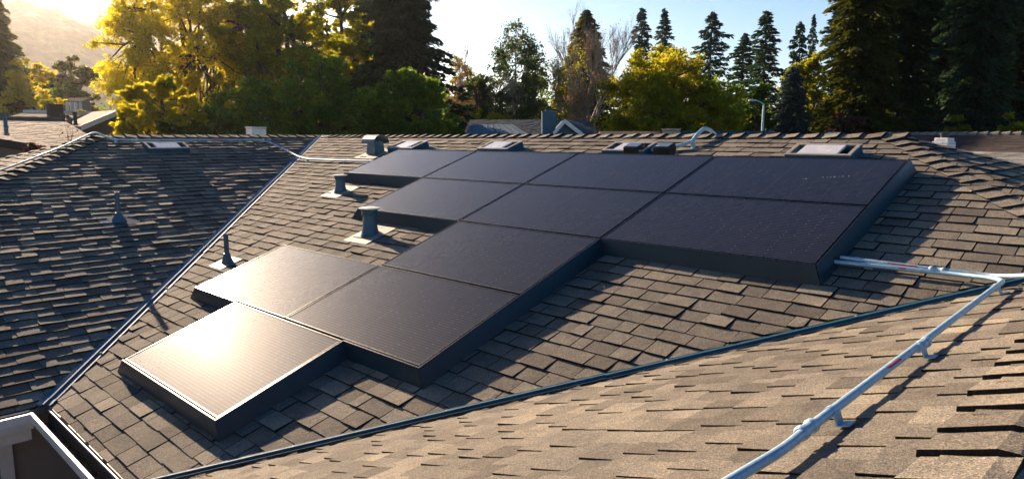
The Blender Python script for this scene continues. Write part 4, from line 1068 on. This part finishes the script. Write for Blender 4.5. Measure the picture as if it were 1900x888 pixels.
ex_, _n = polyroof('annex_roof', [a, b, c1, d1], M_SHTL := worn('pale_blue_metal_roofing', (.07, .14, .19), (.10, .18, .23), .75, 0, 3, .1), h7)
for k in range(9):
    t = k/8; q = MB(); p0, p1 = lerp(a, b, t), lerp(d1, c1, t); q.tube([p0+_n*.02, p1+_n*.02], .009, 4); q.build('roof_seam', M_SHTL, ex_)
ch = MB(); p = F_(1018, 209, 33.3); wch = 25*depth_scale(1018, 33.3)
axC = np.array([rt, bk2, [0, 0, 1.]])
ch.box((p[0], p[1], p[2]-1.3), (wch, wch*.8, 2.6), axC); cho = ch.build('chimney', M_WALLB, h7, bev=.02)
ch = MB(); ch.box((p[0], p[1], p[2]+.03), (wch*1.04, wch*.86, .07), axC); ch.box((p[0], p[1], p[2]+.10), (wch*.5, wch*.4, .07), axC); ch.build('chimney_cap', M_VENT, cho)
g0, g1, g2 = F_(1026, 247, 32.6), F_(1048, 222.5, 32.8), F_(1082, 249, 33)
gb = bk2*3
polyroof('gable_roof', [g0, g1, g1+gb, g0+gb], M_SHT, h7, .1); polyroof('gable_roof', [g1, g2, g2+gb, g1+gb], M_SHT, h7, .1)
gw = MB(); gw.prism([g0+bk2*.3-[0, 0, .1], g1+bk2*.3-[0, 0, .1], g2+bk2*.3-[0, 0, .1], P3(*(g2+bk2*.3)[:2], GZ), P3(*(g0+bk2*.3)[:2], GZ)], bk2*.2); fix_normals(gw.build('gable_wall', M_WALLB, h7))
for (p, q) in ((g0, g1), (g1, g2)):
    rb = MB(); rb.prism([p+[0, 0, .05], q+[0, 0, .05], q-[0, 0, .16], p-[0, 0, .16]], bk2*-.06); fix_normals(rb.build('rake_board', M_WHITE, h7))
# brown roof strip behind the main ridge
h8 = thing('neighbour_house', (*far(1200, 253, 30)[:2], GZ), 'brown roof strip peeping over the ridge under the domed green tree', 'house')
a, b = F_(1112, 243.5, 30), F_(1225, 243, 30); b[2] = a[2]
polyroof('roof', [a, b, b-bk2*2-[0, 0, .7], a-bk2*2-[0, 0, .7]], M_SHF, h8); polyroof('rear_roof', [a, b, b+bk2*3-[0, 0, 1], a+bk2*3-[0, 0, 1]], M_SHF, h8)
wallq(h8, a-bk2*1.7-[0, 0, .75], b-bk2*1.7-[0, 0, .75], M_WALLF)
h9 = thing('neighbour_house', (*far(1380, 253, 34)[:2], GZ), 'low grey roof barely over the ridge below the street lamp', 'house')
a, b = F_(1256, 243.5, 34), F_(1436, 243.5, 34); b[2] = a[2]
polyroof('roof', [a, b, b-bk2*2-[0, 0, .7], a-bk2*2-[0, 0, .7]], M_SHT, h9); polyroof('rear_roof', [a, b, b+bk2*3-[0, 0, 1], a+bk2*3-[0, 0, 1]], M_SHT, h9)
wallq(h9, a-bk2*1.7-[0, 0, .75], b-bk2*1.7-[0, 0, .75], M_WALLF)
# long dark house at the right
h10 = thing('neighbour_house', (*far(1800, 253, 26)[:2], GZ), 'long dark brown roofed house at right with a white brick chimney', 'house')
a, b = F_(1640, 250.5, 30), F_(2060, 250.5, 27); b[2] = a[2]
e_ = (b-a)/np.linalg.norm(b-a); f_ = np.cross([0, 0, 1.], e_); 
if f_@bk2 > 0: f_ = -f_
tiled('roof', h10, a, b, b+f_*3.2-[0, 0, 1.05], a+f_*3.2-[0, 0, 1.05], M_SHD, .25, 46, (.3, .6), (.002, .005))
polyroof('rear_roof', [a, b, b-f_*4-[0, 0, 1.4], a-f_*4-[0, 0, 1.4]], M_SHD, h10)
nr = int(np.linalg.norm(b-a)/.33)
rc = MB()
for k in range(nr): rc.tube([a+e_*(k*.33)+[0, 0, .02], a+e_*(k*.33+.31)+[0, 0, .035]], [.06, .085], 7)
tag(rc.build('ridge_tiles', M_SHG, h10), kind='stuff')
wallq(h10, a+f_*2.9-[0, 0, 1.1], b+f_*2.9-[0, 0, 1.1], M_WALLF)
p = F_(1752, 262, 21); wch = 29*depth_scale(1752, 21)
axC = np.array([e_, -f_, [0, 0, 1.]])
ch = MB(); ch.box((p[0], p[1], p[2]-1.6), (wch, wch*.9, 3.2), axC); cho = ch.build('chimney', M_BRICKW, h10, bev=.01)
ch = MB(); ch.box((p[0], p[1], p[2]+.04), (wch*.86, wch*.76, .09), axC); ch.build('chimney_shoulder', M_WHITE, cho, bev=.02)
ch = MB(); ch.lathe((p[0], p[1], p[2]+.085), [(wch*.25, 0), (wch*.25, .07), (wch*.30, .07), (wch*.30, .12), (wch*.2, .14)], n=16); ch.build('flue_cap', M_BLACK, cho, True)
h11 = thing('neighbour_house', (*far(1900, 253, 19)[:2], GZ), 'pale grey shingled roof at the right edge below the dark roof', 'house')
a, b = F_(1795, 281, 20.5), F_(2060, 284, 18.5); b[2] = a[2]; e2 = (b-a)/np.linalg.norm(b-a); f2 = np.cross([0, 0, 1.], e2)
if f2@bk2 > 0: f2 = -f2
tiled('roof', h11, a, b, b+f2*4-[0, 0, 1.3], a+f2*4-f2*0-[0, 0, 1.3], M_SHG, .16, 47)
polyroof('rear_roof', [a, b, b-f2*3-[0, 0, 1.2], a-f2*3-[0, 0, 1.2]], M_SHG, h11)
wallq(h11, a+f2*3.7-[0, 0, 1.35], b+f2*3.7-[0, 0, 1.35], M_WALLF)

# street lamp
D = 46; b = far(1414, 253, D); top = far(1414, 196, D)[2]
o = thing('street_lamp', (b[0], b[1], GZ), 'street lamp with curved arm between the domed green tree and blue spruce', 'street lamp')
mb = MB(); pth = [(b[0], b[1], GZ), (b[0], b[1], top-.3)]; mb.tube(pth, [.085, .065], 10); mb.build('pole', M_GALV, o, True)
mb = MB(); q = P3(b[0], b[1], top-.3); s_px = depth_scale(1414, D)
mb.tube([q, q+[0, 0, .35], q+[0, 0, .35]+np.array([0, 0, .12])-rt*.15, q+[0, 0, .56]-rt*.35, q+[0, 0, .62]-rt*.55], [.06, .055, .05, .045, .04], 8); mb.build('arm', M_GALV, o, True)
mb = MB(); mb.box(q+np.array([0, 0, .6])-rt*.72, (.42, .16, .09), np.array([-rt, bk2, [0, 0, 1.]])); mb.build('lamp_head', M_WHITE, o, bev=.03)

# ------------------------------------------------------------------ haze: sunlit evening air
hz = MB(); hz.box((0, 0, (GZ-1+430)/2), (9000, 9000, 431-GZ))
M_HAZE = bpy.data.materials.new('warm_evening_air'); M_HAZE.use_nodes = True; M_HAZE.node_tree.nodes.clear()
pv = N(M_HAZE, 'ShaderNodeVolumePrincipled'); pv.inputs['Color'].default_value = (.97, .95, .93, 1)
pv.inputs['Density'].default_value = HAZE; pv.inputs['Anisotropy'].default_value = .8
L(M_HAZE, pv.outputs[0], N(M_HAZE, 'ShaderNodeOutputMaterial').inputs['Volume'])
hzo = hz.build('haze', M_HAZE); fix_normals(hzo); tag(hzo, 'warm sunlit haze filling the air over the hills and trees', 'haze', kind='stuff')
